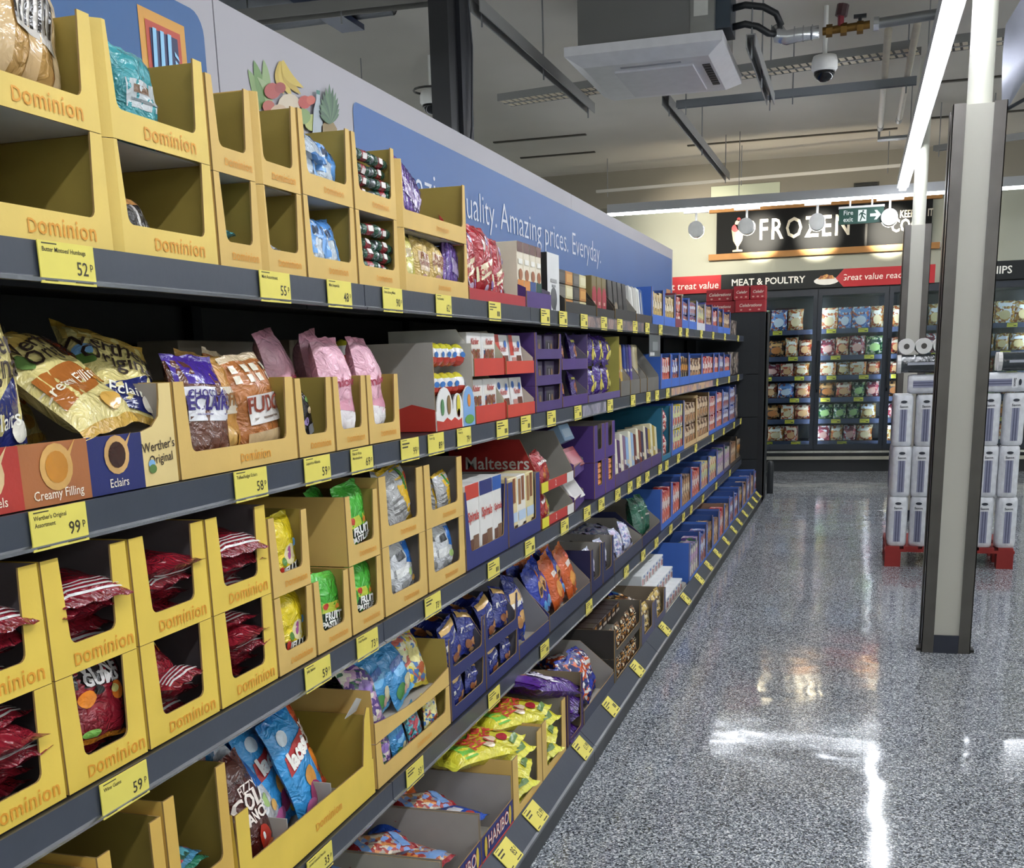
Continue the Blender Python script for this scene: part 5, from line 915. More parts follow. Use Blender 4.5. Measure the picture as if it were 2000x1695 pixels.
# ================= third shelf
Z = SZ[2]
S3 = ((1.03, 1.236), (1.24, 1.431), (1.437, 1.645), (1.651, 1.857))
wi = 0
for i, (y0, y1) in enumerate(S3):
    for lv in (0, 1):
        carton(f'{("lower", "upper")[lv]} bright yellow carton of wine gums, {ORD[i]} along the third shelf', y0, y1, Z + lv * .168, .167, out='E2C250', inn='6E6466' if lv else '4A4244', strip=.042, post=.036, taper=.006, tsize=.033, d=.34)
        cy = (y0 + y1) / 2 + .012; zz = Z + lv * .168 + .006; wh = f'the {("lower", "upper")[lv]} wine gum carton, {ORD[i]} along'
        if (i, lv) == (1, 0):
            bag('wine_front', 'wine gum bag with orange and black front in ' + wh, cy + .01, zz + .03, None, 5, 0, 6, 0, scale=.6, wide=1.25); flat('wine', 'red wine gum bag under the orange one in ' + wh, cy, zz, .04, 1, 4, scale=.8)
        elif (i, lv) == (2, 0):
            for k in range(3): flat('wine', f'{ORD[k]} wine gum bag up the pile in ' + wh, cy, zz + .028 * k, (.035, .025, -.01)[k], k, (6, -10, 12)[k], scale=.8)
            bag('wine_front', 'wine gum bag tilted with a green corner in ' + wh, cy, zz + .06, .03, 35, 10, -10, 1, scale=.55)
        else:
            for k in range((5, 4)[lv]): flat('wine', f'{ORD[k]} wine gum bag up the pile in ' + wh, cy + random.uniform(-.01, .01), zz + .026 * k, (.035, .03, .0, -.012, .016)[k], k % 3, random.uniform(-9, 9), tilt=random.uniform(-4, 6), rev=(k + i + lv) % 3 == 0, scale=.82)
for i, (y0, y1, n, kn, lvs) in enumerate(((1.863, 2.022, 'yellow jelly baby bags', 'jelly', (0, 1)), (2.029, 2.196, 'green pastille bags beside the jelly babies', 'pastille', (0,)), (2.202, 2.376, 'green pastille bags under the tall side panel', 'pastille', (0, 1)))):
    for lv in lvs:
        carton(f'{("lower", "upper")[lv]} carton of {n}', y0, y1, Z + lv * .154, .152, out=YEL2, inn=YIN, strip=.042, post=.022, tsize=.022, d=.34)
        cy = (y0 + y1) / 2
        bag(kn, f'front bag of {n} in the {("lower", "upper")[lv]} carton', cy + .026, Z + lv * .154 + .006, None, 3, 0, (4, -5)[lv], i % 3, scale=.66 if i != 2 or lv == 0 else .74, wide=1.3)
        bag(kn, f'rear bag of {n} in the {("lower", "upper")[lv]} carton', cy - .01, Z + lv * .154 + .03, .085, 10, 8, -10, (i + 1) % 3, scale=.62)
flat('pastille', 'green pastille bag lying on top of the open lower carton', 2.11, Z + .12, .03, 2, 10, scale=.7)
for i, (y0, y1, n) in enumerate(((2.386, 2.666, 'silver and yellow gum bags'), (2.676, 2.97, 'mixed gum bags beside the spiral boxes'))):
    for lv in (0, 1):
        carton(f'{("lower", "upper")[lv]} perforated carton of {n}', y0, y1, Z + lv * .165, .164, out=YEL2, inn='8A8078', strip=.044, post=.04, taper=.004, tsize=.024, d=.34)
        kn = 'gums' if lv else 'bluewhite'
        for q in range(2): bag(kn, f'{("first", "second")[q]} of the {n} in the {("lower", "upper")[lv]} carton', y0 + (y1 - y0) * (.5 + .22 * q), Z + lv * .165 + .006 + .01 * q, None if q else .045, 5, 0, (10, -10)[q] + 4 * i, (q + i) % 3, scale=(.62, .7)[lv] if not (i and lv) else .5, wide=1.3)
# navy cartons of boxed biscuits
carton('navy carton of white spiral biscuit boxes', 2.98, 3.39, Z, .225, out=NAV, inn='8A8688', strip=.05, post=.012, taper=.03, front='U', side='slope', cut=.3, text=None, d=.32)
for q, (c, y) in enumerate((('C8402E', 3.07), ('2A3070', 3.2), ('2E5AA8', 3.31))):
    packet(f'white spiral biscuit box with a {("red", "navy", "blue")[q]} top', y, Z + .005, (.12, .12, .09)[q], .235, .12, 'E2DFDA', .008, ((0, .82, 1, 1, c), (.1, .1, .5, .32, '6A4634'), (.5, .15, .9, .36, '7A5A44')), (('Spirals', .5, .6, .038 if q < 2 else .028, 'B8392E', .03),), group='spiral biscuit boxes')
for q in range(4): packet(f'white biscuit box in the row behind, {ORD[q]} along', 3.05 + .09 * q, Z + .005, .08, .225, .1, 'CFCBC6', .15, ((0, .85, 1, 1, '8A7A6A'),), group='biscuit boxes standing behind')
carton('navy carton of cream biscuit finger boxes', 3.4, 3.784, Z, .205, out=NAV, inn='9A9690', strip=.05, post=.05, taper=.006, front='U', side='full', text=None, d=.32)
for q in range(3): packet(f'{ORD[q]} cream biscuit finger box in the navy carton', 3.48 + .1 * q, Z + .005, .095, .21, .1, ('E0CE9E', 'E4DFD2', 'E2D29C')[q], .008, ((.1, .55, .4, .95, 'A8764A'), (.5, .6, .8, .98, '8A5230'), (.05, .3, .95, .45, 'B9CBE0'), (.1, .0, .4, .2, 'C2583C'), (.6, .05, .95, .25, '3A2A24')), group='cream biscuit boxes')
# red chocolate ball trays
for lv in (0, 1):
    z = Z + lv * .125; h = (.122, .19)[lv]; lc = ('lower', 'upper')[lv]
    t = carton(f'{lc} red tray of chocolate ball bags with a grey inside', 3.8, 4.275, z, h, out='A31F1C', inn='8F8B84', strip=.036, front='low', side='slope', cut=.22, text=None, d=.34, fcol='B8332E')
    MB().box(0, .09, -.002, -.001, 0, .036, mat('D8CE34', 'card')).build('yellow_corner_print', t); MB().box(.37, .47, -.002, -.001, .0, .036, mat('D6D2CC', 'card')).build('pale_corner_print', t)
    lettering(t, '2' if lv == 0 else '2', .2, .018, .03, 'E2C8C0', off=.03)
    if lv:
        tv, tf = text2d('Maltesers', .062, .01); MB().add([(-.0015, .16 - p, .105 + q) for p, q in tv], tf, mat('D8D0C8', 'ink')).build('lettering', t)
        for k, (yy, zz, r) in enumerate(((.3, .04, .014), (.21, .03, .01), (.1, .05, .013), (.03, .03, .016), (.31, .16, .012))): MB().add([(-.0012, yy + r * math.cos(i * .524), zz + r * math.sin(i * .524)) for i in range(12)], [tuple(range(12))], mat('C9BDB4' if k == 2 else '5A1512', 'ink')).build('ball_print', t)
    bag('redbag', f'red bag of chocolate balls in the {lc} red tray', 3.95, z + .006, None, 14, 0, -8, lv, scale=(.55, .66)[lv])
    bag('yellowtip' if not lv else 'redbag', f'{("yellow cornered", "second red")[lv]} bag in the {lc} red tray', 4.1, z + .006, .06, 20, 10, 14, 1, scale=.55)
for lv in (0, 1):
    z = Z + .13 * lv
    carton(f'{("lower", "upper")[lv]} tilted purple tray with a white insert', 4.3, 4.63, z, .125, out=PUR, inn='8A8488', strip=.04, front='low', side='slope', cut=.5, text=None, d=.3, rz=.12)
    packet(f'{("pale", "dark red")[lv]} slim box lying in the {("lower", "upper")[lv]} tilted purple tray', 4.47, z + .03, .2, .09, .05, ('DEDAD6', '7E2A30')[lv], .02, ((.1, .15, .9, .8, ('C8C4C0', 'A8505A')[lv]),), lean=35)
packet('pale blue slim box on top of the tilted purple trays', 4.48, Z + .265, .16, .07, .05, '9FC0E0', .06, ((.1, .2, .9, .7, 'C8DCF0'),), lean=25)
for c_ in range(2):
    for lv in (0, 1):
        carton(f'{("lower", "upper")[lv]} deep purple carton, {("nearer the tilted trays", "nearer the bar row")[c_]}', 4.66 + c_ * .22, 4.87 + c_ * .22, Z + lv * .155, .153, out='4A2E78', inn='8E8680', strip=.05, post=.06, taper=.002, front='U', text=None, d=.3)
    for k in range(4): packet(f'{ORD[k]} orange roll pack up the {("inner", "outer")[c_]} purple carton', 4.765 + c_ * .22, Z + .05 + k * .024, .085, .021, .08, 'D8863E', .006, ((.0, .3, 1, .6, 'E8A868'),), group='orange roll packs')
bc = ('5A2A68', 'E4DCC4', '4A2058', 'E2DAC8', '7A5A78', '8FB0D4', 'E6DFC8', '9AB4D0', '6A2A1E', 'E4DCC0', '7A3A24', '2E2444', 'D8CDB0', '3A2C54', 'B89A3A', 'E0D8B4', 'A8903C', 'D8CDA8')
bn = ('plum', 'cream', 'purple', 'ivory', 'mauve', 'pale blue', 'cream', 'grey-blue', 'rust', 'cream', 'brown', 'navy', 'tan', 'violet', 'ochre', 'ivory', 'mustard', 'tan')
for k in range(4): carton(f'{ORD[k]} low purple tray under the row of slim chocolate bars', 5.1 + k * .325, 5.42 + k * .325, Z, .12, out='4A3468', inn='6A5E70', strip=.06, front='low', side='slope', cut=.5, text=None, d=.24, name='display_tray')
for k in range(18): packet(f'{bn[k]} slim chocolate bar, {ORD[k]} along the purple trays', 5.14 + k * .07, Z + .005, .055, .225 - .012 * (k % 3), .1, bc[k], .012, ((.1, .35, .9, .45, 'D8D2C8' if k % 2 == 0 else 'C9B9A0'),), lean=5, roll=9, group='slim bars over the purple trays', name='chocolate_bar')
carton('tall teal carton of pink packs beside the bar row', 6.42, 6.74, Z, .3, out='1F6A8A', inn='2A7A96', strip=.03, post=.02, front='U', text=None, d=.4)
for r in range(2):
    for q in range(2): bag('redgum', f'{ORD[q]} pink pack in the {("lower", "upper")[r]} half of the teal carton', 6.52 + .13 * q, Z + .01 + r * .14, None, 3, 0, 0, q, scale=.68)
far_row('third shelf', Z, FX, [1312, 1336, 1360, 1384, 1398, 1411, 1424, 1436], .31, [(*B2, 'kids_yellow', 2, 'blue carton of yellow packs'), ('C9A878', '8A6A48', 'brownbag', 2, 'cream carton of caramel packs'), ('CDB084', '8A6A48', 'brownbag', 2, 'beige carton of wafer packs'), (*B2, 'redgum', 2, 'blue carton of red packs'), (*B2, 'redgum', 2, 'blue carton of red and white packs'), (*B2, 'bluegum', 2, 'blue carton of navy packs'), ('2F4FA0', '1E3268', 'bluegum', 2, 'deep blue carton of blue packs')], strip=.03)

# ================= fourth shelf
Z = SZ[3]
for i, (y0, y1) in enumerate(((1.1, 1.27), (1.28, 1.445), (1.452, 1.645))):
    carton(f'torn tall cardboard carton, {ORD[i]} along the fourth shelf', y0, y1, Z, (.27, .28, .3)[i], out='D6AE54', inn='8A7432', strip=.13, post=.03, taper=.001, text=None, d=.34)
    for k in range(2): flat(('kids_teal', 'haribo_pink', 'green')[(i + k) % 3], f'{("lower", "upper")[k]} bag lying in the torn carton, {ORD[i]} along', (y0 + y1) / 2, Z + .1 + .03 * k, .03, k, 10 * k, scale=.8)
cc = carton('wide low yellow carton of laces and cola lances with grey dividers', 1.66, 2.27, Z, .19, out='E2C250', inn='A88F38', strip=.085, front='low', side='slope', cut=.02, text='Dominion', tsize=.03, d=.36)
MB().prism([(.0, .085), (.045, .085), (.045, .19), (.0, .19)], FR, .003, mat('E2C250', 'card'), mat(YIN, 'card'), mat(EDG, 'card')).build('front_post', cc)
MB().prism([(.55, .085), (.6, .085), (.6, .21), (.585, .215), (.57, .19)], FR, .003, mat('E2C250', 'card'), mat(YIN, 'card'), mat(EDG, 'card')).build('front_post', cc)
for x in (.2, .4): MB().box(x, x + .003, .01, .35, .003, .1, mat('A8A39C', 'card')).build('divider', cc)
MB().prism([(.54, .2), (.6, .2), (.6, .23), (.56, .245)], lambda p, q, e: (p, .01 + e + (.245 - q) * .5, q), .002, mat('D8D6D2', 'card')).build('torn_flap', cc)
for kn, y, dep, n, rl, v in (('cola', 1.75, .085, 'first brown fizzy cola lances bag', 6, 2), ('cola', 1.825, .04, 'second brown fizzy cola lances bag', -2, 0), ('bluewhite', 1.91, .08, 'blue and white bag lying beside the cola lances', -26, 1), ('laces', 1.955, .13, 'first blue laces bag behind the cola lances', -6, 1), ('laces', 2.005, .09, 'second blue laces bag in the low yellow carton', -4, 2), ('laces', 2.06, .045, 'frontmost blue laces bag with red lettering', -6, 0), ('lances', 2.16, .1, 'orange red berry lances bag beside the laces', -8, 0), ('laces', 1.93, .24, 'blue laces bag at the back of the low yellow carton', -10, 2), ('lances', 2.08, .24, 'red berry lances bag at the back of the low yellow carton', -6, 1), ('cola', 1.72, .16, 'dark cola lances bag at the back corner', 8, 1)):
    bag(kn, n, y, Z + .02, dep, 18, 4, rl, v, scale=.92)
for lv in (0, 1):
    z = Z + lv * .112; lc = ('lower', 'upper')[lv]
    carton(f'{lc} wide yellow carton of small children sweets bags', 2.285, 2.796, z, (.11, .13)[lv], out=YEL2, inn=YIN, strip=(.045, .05)[lv], post=.028, front='U' if not lv else 'low', side='slope' if lv else 'full', cut=.02, bow=.02 if lv else 0, text='Dominion' if not lv else None, tsize=.024, d=.36)
    for k, (kn, n) in enumerate((('kids_purple', 'purple'), ('kids_blue', 'light blue'), ('kids_blue', 'deep blue') if lv else ('kids_teal', 'teal'), ('kids_yellow', 'yellow'))): bag(kn, f'{n} small sweets bag in the {lc} wide carton', 2.37 + .11 * k, z + .008, None if not lv else .045 + .012 * (k % 2), 6 + 14 * lv, 0, (5, -8, -12, 10)[k], k % 3, scale=(.5, .8)[lv], wide=1.25)
    if lv:
        for k, kn in enumerate(('kids_teal', 'kids_purple', 'haribo_green', 'kids_yellow')): flat(kn, f'{("teal", "purple", "green", "yellow")[k]} bag lying behind in the upper wide carton', 2.36 + .11 * k, z + .05, .14, k % 3, 15 * k - 22, scale=.8)
# navy chocolate button cartons
for i, (y0, y1) in enumerate(((2.806, 3.116), (3.124, 3.474))):
    for lv in (0, 1):
        carton(f'{("lower", "upper")[lv]} navy carton of chocolate bags, {("beside the yellow cartons", "beside the tall nut bag")[i]}', y0, y1, Z + lv * .115, .114 if not lv else .12, out=NAV, inn='5E5C66', strip=.036, post=.014, taper=.01, front='U', side='slope' if lv else 'full', cut=.15, text=None, d=.34, fcol='272C62')
        for q in range(2): bag('buttons', f'{ORD[q]} navy bag in the {("lower", "upper")[lv]} carton {("beside the yellow cartons", "beside the tall nut bag")[i]}', y0 + (y1 - y0) * (.42 + .34 * q), Z + lv * .115 + .006, None, 4 + 6 * lv, 0, (-10, 14)[q], (q + i) % 3, scale=(.5, .68)[lv], wide=1.3)
    for q in range(3): flat('buttons', f'{ORD[q]} navy and orange bag lying behind {("beside the yellow cartons", "beside the tall nut bag")[i]}', y0 + .06 + .1 * q, Z + .15 + .02 * q, .1, q, 15, scale=.95)
    for q in range(3): flat('buttons', f'{ORD[q]} navy bag lying deep at the back {("beside the yellow cartons", "beside the tall nut bag")[i]}', y0 + .08 + .1 * q, Z + .15, .24, (q + 1) % 3, -30 + 30 * q)
carton('tall navy carton holding the slanted nut bag', 3.482, 3.872, Z, .205, out=NAV, inn='8A8890', strip=.05, front='low', side='slope', cut=.35, text=None, d=.34, fcol='272C62')
bag('nutbag', 'large slanted navy nut bag with a white band', 3.64, Z + .015, .05, 14, 0, 16, 0, scale=.88)
carton('open navy tray of blue and orange chocolate bags', 3.88, 4.555, Z, .21, out=NAV, inn='8E8A88', strip=.06, front='low', side='slope', cut=.4, text=None, d=.36, fcol='3A3E54')
for k, (kn, n) in enumerate((('choc_blue', 'first blue'), ('choc_blue', 'second blue'), ('choc_orange', 'first orange'), ('choc_blue', 'third blue'), ('choc_orange', 'second orange'))): bag(kn, f'{n} chocolate bag leaning in the open navy tray', 3.98 + .115 * k, Z + .01, .045 + .02 * (k % 2), 16, 0, -10, k % 3, scale=.9, wide=1.15)
for k in range(9): bag('choc_orange' if k % 3 else 'choc_blue', f'{ORD[k]} chocolate bag standing behind the leaning ones in the open navy tray', 3.96 + .125 * (k % 5), Z + .01, .13 + .1 * (k // 5), 12, random.uniform(-15, 15), random.uniform(-14, 10), k % 3, scale=.86)
for k in range(5): flat('choc_orange' if k % 2 else 'choc_mix', f'{ORD[k]} bag lying in the shade behind the open navy tray', 3.95 + .12 * k, Z + .03 + .03 * (k % 2), .2, k % 3, 30 * k - 50, scale=.85)
for i, (y0, y1, o_, kn, n) in enumerate(((4.57, 4.8, NAVD, 'lilac', 'navy carton of lilac bags beside the open navy tray'), (4.81, 5.045, NAVD, 'lilac', 'second navy carton of lilac bags'), (5.055, 5.78, '3C3E52', 'lilac', 'wide grey navy carton of white and lilac bags'), (5.79, 6.36, NAVD, 'green', 'dark navy tray with the green bag'))):
    carton(n, y0, y1, Z, (.19, .185, .16, .19)[i], out=o_, inn='9A948C', strip=(.05, .05, .06, .06)[i], post=.04, front='U' if i < 2 else 'low', side='full' if i < 2 else 'slope', cut=.4, text=None, d=.36)
    for q in range((1, 1, 3, 2)[i]): bag(kn, f'{ORD[q]} bag leaning in the {n}', y0 + (y1 - y0) * ((.55, .55, .2 + .27 * q, .35 + .3 * q)[i]), Z + .008, None, (6, 6, 18, 12)[i], 0, (0, 4, 6 * q, 5)[i], q, scale=(.85, .85, .78, .92)[i], wide=1.2)
    for q in range((2, 2, 6, 0)[i]): flat(kn, f'{ORD[q]} bag lying behind in the {n}', y0 + .1 + .11 * (q % 5), Z + .1, .14 + .1 * (q // 5), q % 3, 25 * (q % 3 - 1), scale=.85)
far_row('fourth shelf', Z, FX, [1291, 1312, 1330, 1350, 1368, 1384, 1400, 1414, 1426, 1438, 1449], .24, [(*B2, 'redgum', 1, 'blue carton of red packs'), (*B2, 'redgum', 1, 'blue carton of red netted packs'), (*B2, 'brownbag', 1, 'blue carton of pink packs'), (*B2, 'redgum', 1, 'blue carton of dark red packs'), (*B2, 'kids_yellow', 1, 'blue carton of yellow packs'), (*B2, 'kids_yellow', 1, 'blue carton of golden packs'), ('3E4F9C', '2C3870', 'kids_purple', 1, 'violet blue carton of purple packs'), ('4A4A6A', '3A3A50', 'kids_purple', 1, 'grey violet carton of packs'), ('3A3634', '2A2624', 'brownbag', 1, 'brown carton of dark packs'), ('3A3634', '2A2624', 'darkgold', 1, 'dark carton of packs')], strip=.035)

# ================= base shelf
Z = SZ[4]
for i, (y0, y1, f, kn, n) in enumerate(((1.75, 2.0, 'C8BC2E', 'haribo_pink', 'yellow edged tray of pink wrapped sweets'), (2.005, 2.27, '9A9490', 'haribo_green', 'open grey tray of green packs'), (2.275, 2.555, NAV, 'haribo_mix', 'navy fronted tray of mixed bags'), (2.56, 2.845, NAV, 'haribo_blue', 'navy and red fronted tray of blue packs'))):
    t = carton(n, y0, y1, Z, .165, X=BX, out='8E8A86' if i else 'D6CA36', inn='A29C97', strip=.095, front='low', side='full', text=None, d=.48, fcol=f, name='display_tray')
    if i >= 2:
        W = y1 - y0; MB().box(0, W - .003, -.0012, 0, 0, .028, mat('B83A2E', 'card')).build('red_band_print', t); lettering(t, 'HARIBO', W * .5, .062, .052, 'C84A44', off=.035); lettering(t, 'HARIBO', W * .5, .062, .052, 'E6DED8', y=-.0022, off=.0)
        for q in (.03, W - .035): MB().add([(q + .012 * math.cos(k * .785), -.0016, .06 + .03 * math.sin(k * .785)) for k in range(8)], [tuple(range(8))], mat('D2B440', 'card')).build('yellow_print', t)
    for k in range(4): flat(kn if k < 3 else 'haribo_mix', f'{ORD[k]} bag lying in the {n}', y0 + .07 + .1 * (k % 2), Z + .02 + .03 * k, .06 + .1 * (k // 2), k % 3, 30 * k - 40, X=BX, scale=.85)
    if i == 3: bag('choc_orange', 'orange bag end showing at the rim of the navy and red tray', 2.7, Z + .06, .22, 30, 0, 0, 0, X=BX, scale=.7)
for i, (y0, y1) in enumerate(((2.852, 3.164), (3.17, 3.47))):
    n = ('first', 'second')[i] + ' tall yellow carton of fruit chew bags on the base'
    carton(n, y0, y1, Z, (.205, .21)[i], X=BX, out=YEL2, inn='A29A92', strip=.05, post=.05, taper=.004, tsize=.026, d=.48)
    for k in range(6): flat('tutti', f'{ORD[k]} fruit chew bag up the pile in the {("first", "second")[i]} tall yellow base carton', (y0 + y1) / 2 + .01 * (-1) ** k, Z + .008 + .034 * k, (.01, .0, .015, -.012, .01, .02)[k], k % 3, (8, -10, 5, 12, -6, 4)[k], X=BX)
    flat('tutti', f'fruit chew bag lying across the top of the {("first", "second")[i]} tall yellow base carton', (y0 + y1) / 2 - .02, Z + .18, .08, 2, 60, X=BX)
    flat('tutti', f'fruit chew bag lying at the back of the {("first", "second")[i]} tall yellow base carton', (y0 + y1) / 2, Z + .17, .2, 1, 80, X=BX)
carton('purple carton of large purple pouches on the base', 3.5, 3.725, Z, .225, X=BX, out='3A2050', inn='8A7A5C', strip=.04, post=.03, taper=.002, text=None, d=.48)
for k in range(4): flat('heroes', f'{ORD[k]} large purple pouch up the pile in the purple carton', 3.62, Z + .008 + .05 * k, (.0, .012, -.01, .01)[k], k % 3, (6, -8, 10, -4)[k], X=BX, scale=.95)
bag('heroes', 'large purple pouch bulging over the top of the purple carton', 3.6, Z + .2, .05, 74, 70, 0, 1, X=BX)
carton('grey navy open tray of red white and blue bags on the base', 3.74, 4.27, Z, .2, X=BX, out='2A2F58', inn='9A9690', strip=.075, front='low', side='slope', cut=.3, text=None, d=.46, fcol='3E4252')
for k in range(4): bag('choc_mix', f'{ORD[k]} red white and blue bag leaning in the open base tray', 3.84 + .11 * k, Z + .02, .045 + .02 * (k % 2), 26, 0, (-8, 10, -12, 6)[k], k % 3, X=BX, scale=.85, wide=1.15)
for k in range(6): flat('choc_mix', f'{ORD[k]} red white and blue bag lying deeper in the open base tray', 3.83 + .12 * (k % 4), Z + .08 + .02 * (k // 4), .12 + .1 * (k // 4), k % 3, 25 * (k % 3 - 1), X=BX, scale=.9)
for k in range(3): flat('haribo_blue', f'{ORD[k]} pale blue bag lying in the open base tray', 3.85 + .13 * k, Z + .06, .2, k, 30 * k - 30, X=BX)
for lv in (0, 1):
    carton(f'{("lower", "upper")[lv]} black carton of dark gold bars on the base', 4.285, 4.885, Z + lv * .122, .12, X=BX, out='2C2824', inn='6A6258', strip=.03, post=.03, taper=.003, text=None, d=.46, fcol='4A443C')
    for q in range(5): bag('darkgold', f'{ORD[q]} dark gold bar at the front of the {("lower", "upper")[lv]} black carton', 4.36 + .112 * q, Z + lv * .122 + .006, None, 3, 0, 0, q % 3, X=BX, scale=.52, group='dark gold bars')
for r in range(3):
    for q in range(6): packet(f'{ORD[q]} dark bar end in the {("front", "middle", "rear")[r]} row on top of the black carton', 4.34 + .09 * q, Z + .2, .08, .045, .09, '2A1A14', .09 + .115 * r, ((.1, .2, .9, .45, 'C2B4A4'), (.3, .6, .7, .9, 'B07A3A')), X=BX, group='dark bars on the black carton', name='chocolate_bar')
for i, (y0, y1) in enumerate(((4.895, 5.23), (5.235, 5.575))):
    n = ('first', 'second')[i] + ' navy carton of gold wrapped chocolates on the base'
    carton(n, y0, y1, Z, .165, X=BX, out='2C3060', inn='8A7A66', strip=.06, post=.06, taper=.002, text=None, d=.46, fcol='50506A')
    for q in range(3): bag('gold', f'{ORD[q]} gold wrapped bag in the {n}', y0 + .07 + .1 * q, Z + .01, None, 4, 0, 5 * (q - 1), q, X=BX, scale=.78)
    for q in range(3): flat('darkgold' if q != 1 else 'choc_blue', f'{("brown", "blue", "amber")[q]} bag on top of the {("first", "second")[i]} navy carton of gold chocolates', y0 + .08 + .09 * q, Z + .12, .12 + .06 * q, q, 30 * q, X=BX)
carton('low white tray under the stacked white wafer boxes', 5.6, 6.33, Z, .1, X=BX, out='D6D6D4', inn='C8C6C4', strip=.03, front='low', side='slope', cut=.6, text=None, d=.46, name='display_tray')
for r in range(3):
    for q in range(7): packet(f'{ORD[q]} white wafer box in the {("bottom", "middle", "top")[r]} tier of the white tray', 5.66 + .098 * q, Z + .006 + r * .068, .092, .066, .32 - .06 * r, 'E4E6E6', .02 + .055 * r, ((.15, .2, .4, .7, 'B8443C'), (.55, .15, .85, .6, '7A5A44'), (.5, .7, .9, .9, '4A6AA8')), X=BX, group='white wafer boxes', lean=0)
far_row('base shelf', Z, BX, [1346, 1366, 1380, 1392, 1404, 1414, 1424, 1433, 1442, 1450, 1458, 1465, 1472, 1478], .25, [(*B2, 'kids_purple', 1, 'blue carton of purple packs'), (*B2, 'bluegum', 1, 'blue carton with a grey inside'), (*B2, 'darkgold', 1, 'blue carton of dark packs'), (*B2, 'brownbag', 1, 'blue carton of brown packs'), ('4466B0', '8A6A5A', 'redgum', 1, 'blue carton of pink packs'), (*B2, 'brownbag', 1, 'blue carton of tan packs'), (*B2, 'bluegum', 1, 'blue carton of blue packs'), (*B2, 'bluegum', 1, 'blue carton of striped packs'), (*B2, 'darkgold', 1, 'blue carton of grey packs'), (*B2, 'brownbag', 1, 'blue carton of beige packs'), (*B2, 'bluegum', 1, 'blue carton of navy packs'), (*B2, 'brownbag', 1, 'blue carton of cream packs'), (*B2, 'bluegum', 1, 'blue carton of pale packs')], strip=.04, d=.46)

# ================= price tags
TG = mat('E4D562', 'plas', rough=.5); TGB = mat('F2DE45', 'plas', rough=.5); INK = '3A3420'
tcard = MB().box(-.057, .057, -.0018, 0, 0, .054, TG).mesh('card'); tlines = MB()
for x0, x1, z0 in ((-.05, .0, .045), (-.05, .015, .037), (-.05, -.02, .030), (-.05, -.02, .004), (.012, .05, .004)): tlines.box(x0, x1, -.0022, -.0019, z0, z0 + .003, mat(INK, 'ink'))
for x in (.02, .034): tlines.box(x, x + .01, -.0022, -.0019, .014, .028, mat(INK, 'ink'))
tl_me = tlines.mesh('print')
def price_tag(label, Y, z, X, name1=None, price=None, slope=0, hh=.054):
    t = tag(link('price_tag', tcard, None, (X, Y, z), (0, 0, Q)), label, 'price tag', 'yellow price tags along the shelf edges')
    if slope: t.rotation_euler = (-slope, 0, Q); t.scale = (1, 1, 1.3)
    if price:
        for j, s in enumerate(name1):
            tv, _ = text2d(s, .0085); w_ = max(p for p, q in tv); lettering(t, s, -.05 + w_, .043 - j * .0095, .0085, INK, y=-.0022, off=.01)
        if price[-1] == 'p': lettering(t, price[:-1], .029, .021, .025, INK, y=-.0022, off=.01); lettering(t, 'p', .049, .027, .014, INK, y=-.0022, off=.01)
        else: lettering(t, price, .03, .021, .021, INK, y=-.0022, off=.01)
        l = MB(); [l.box(-.05, -.005 - .01 * j, -.0022, -.0019, .041 - j * .008, .0445 - j * .008, mat(INK, 'ink')) for j in range(0 if name1 else 2)]; l.box(-.05, -.025, -.0022, -.0019, .003, .0055, mat(INK, 'ink')); l.box(.012, .05, -.0022, -.0019, .003, .0055, mat(INK, 'ink')); l.box(-.05, -.02, -.0022, -.0019, .05, .0515, mat(INK, 'ink')); l.build('print', t)
    else: link('print', tl_me, t)
    return t
TAGS = (('top shelf', 0, {127: (('Butter Mintoes/ Humbugs',), '52p'), 534: (('Mint Assortment',), '55p'), 660: (('Mint Imperials',), '48p'), 764: (('Extra Strong Mints',), '90p'), 864: (('Fruit Sherbets',), '62p')}, (964, 1063, 1098, 1139, 1178, 1209, 1239, 1263, 1289, 1328, 1341, 1369, 1392, 1415, 1441)),
        ('second shelf', 1, {112: (("Werther's Original", 'Assortment'), '99p'), 487: (('Toffee/Fudge/ Eclairs',), '58p'), 617: (('Liquorice Allsorts',), '59p'), 704: (('Pink & White', 'Marshmallows'), '69p'), 798: ((), '99p'), 849: (('Kinder Egg',), '89p'), 904: (('Kinder Joy',), '79p')}, (979, 1025, 1075, 1127, 1190, 1235, 1265, 1282, 1303, 1400, 1423, 1441)),
        ('third shelf', 2, {240: (('Wine Gums',), '59p'), 618: (('Jelly Babies',), '59p'), 715: (('Fruit Pastilles',), '73p'), 843: ((), '73p')}, (962, 1033, 1101, 1145, 1173, 1205, 1229, 1246, 1263, 1288, 1301, 1324, 1358, 1391, 1413, 1433, 1446)),
        ('fourth shelf', 3, {622: (('Laces/ Lances/ Pencils',), '33p'), 808: ((), '33p')}, (963, 1062, 1149, 1222, 1255, 1281, 1309, 1334, 1349, 1372, 1398, 1425)))
for sn, k, near, far in TAGS:
    for i, px in enumerate(near):
        n1, pr = near[px]; price_tag(f'yellow {pr} price tag, {ORD[i]} along the {sn} edge', Yp(px, SZ[k] - .025, SX), SZ[k] - .0535, SX + .003, n1, pr)
    for i, px in enumerate(far): price_tag(f'yellow price tag, {ORD[len(far) - 1 - i]} from the black end on the {sn} edge', Yp(px, SZ[k] - .025, SX), SZ[k] - .0535, SX + .003)
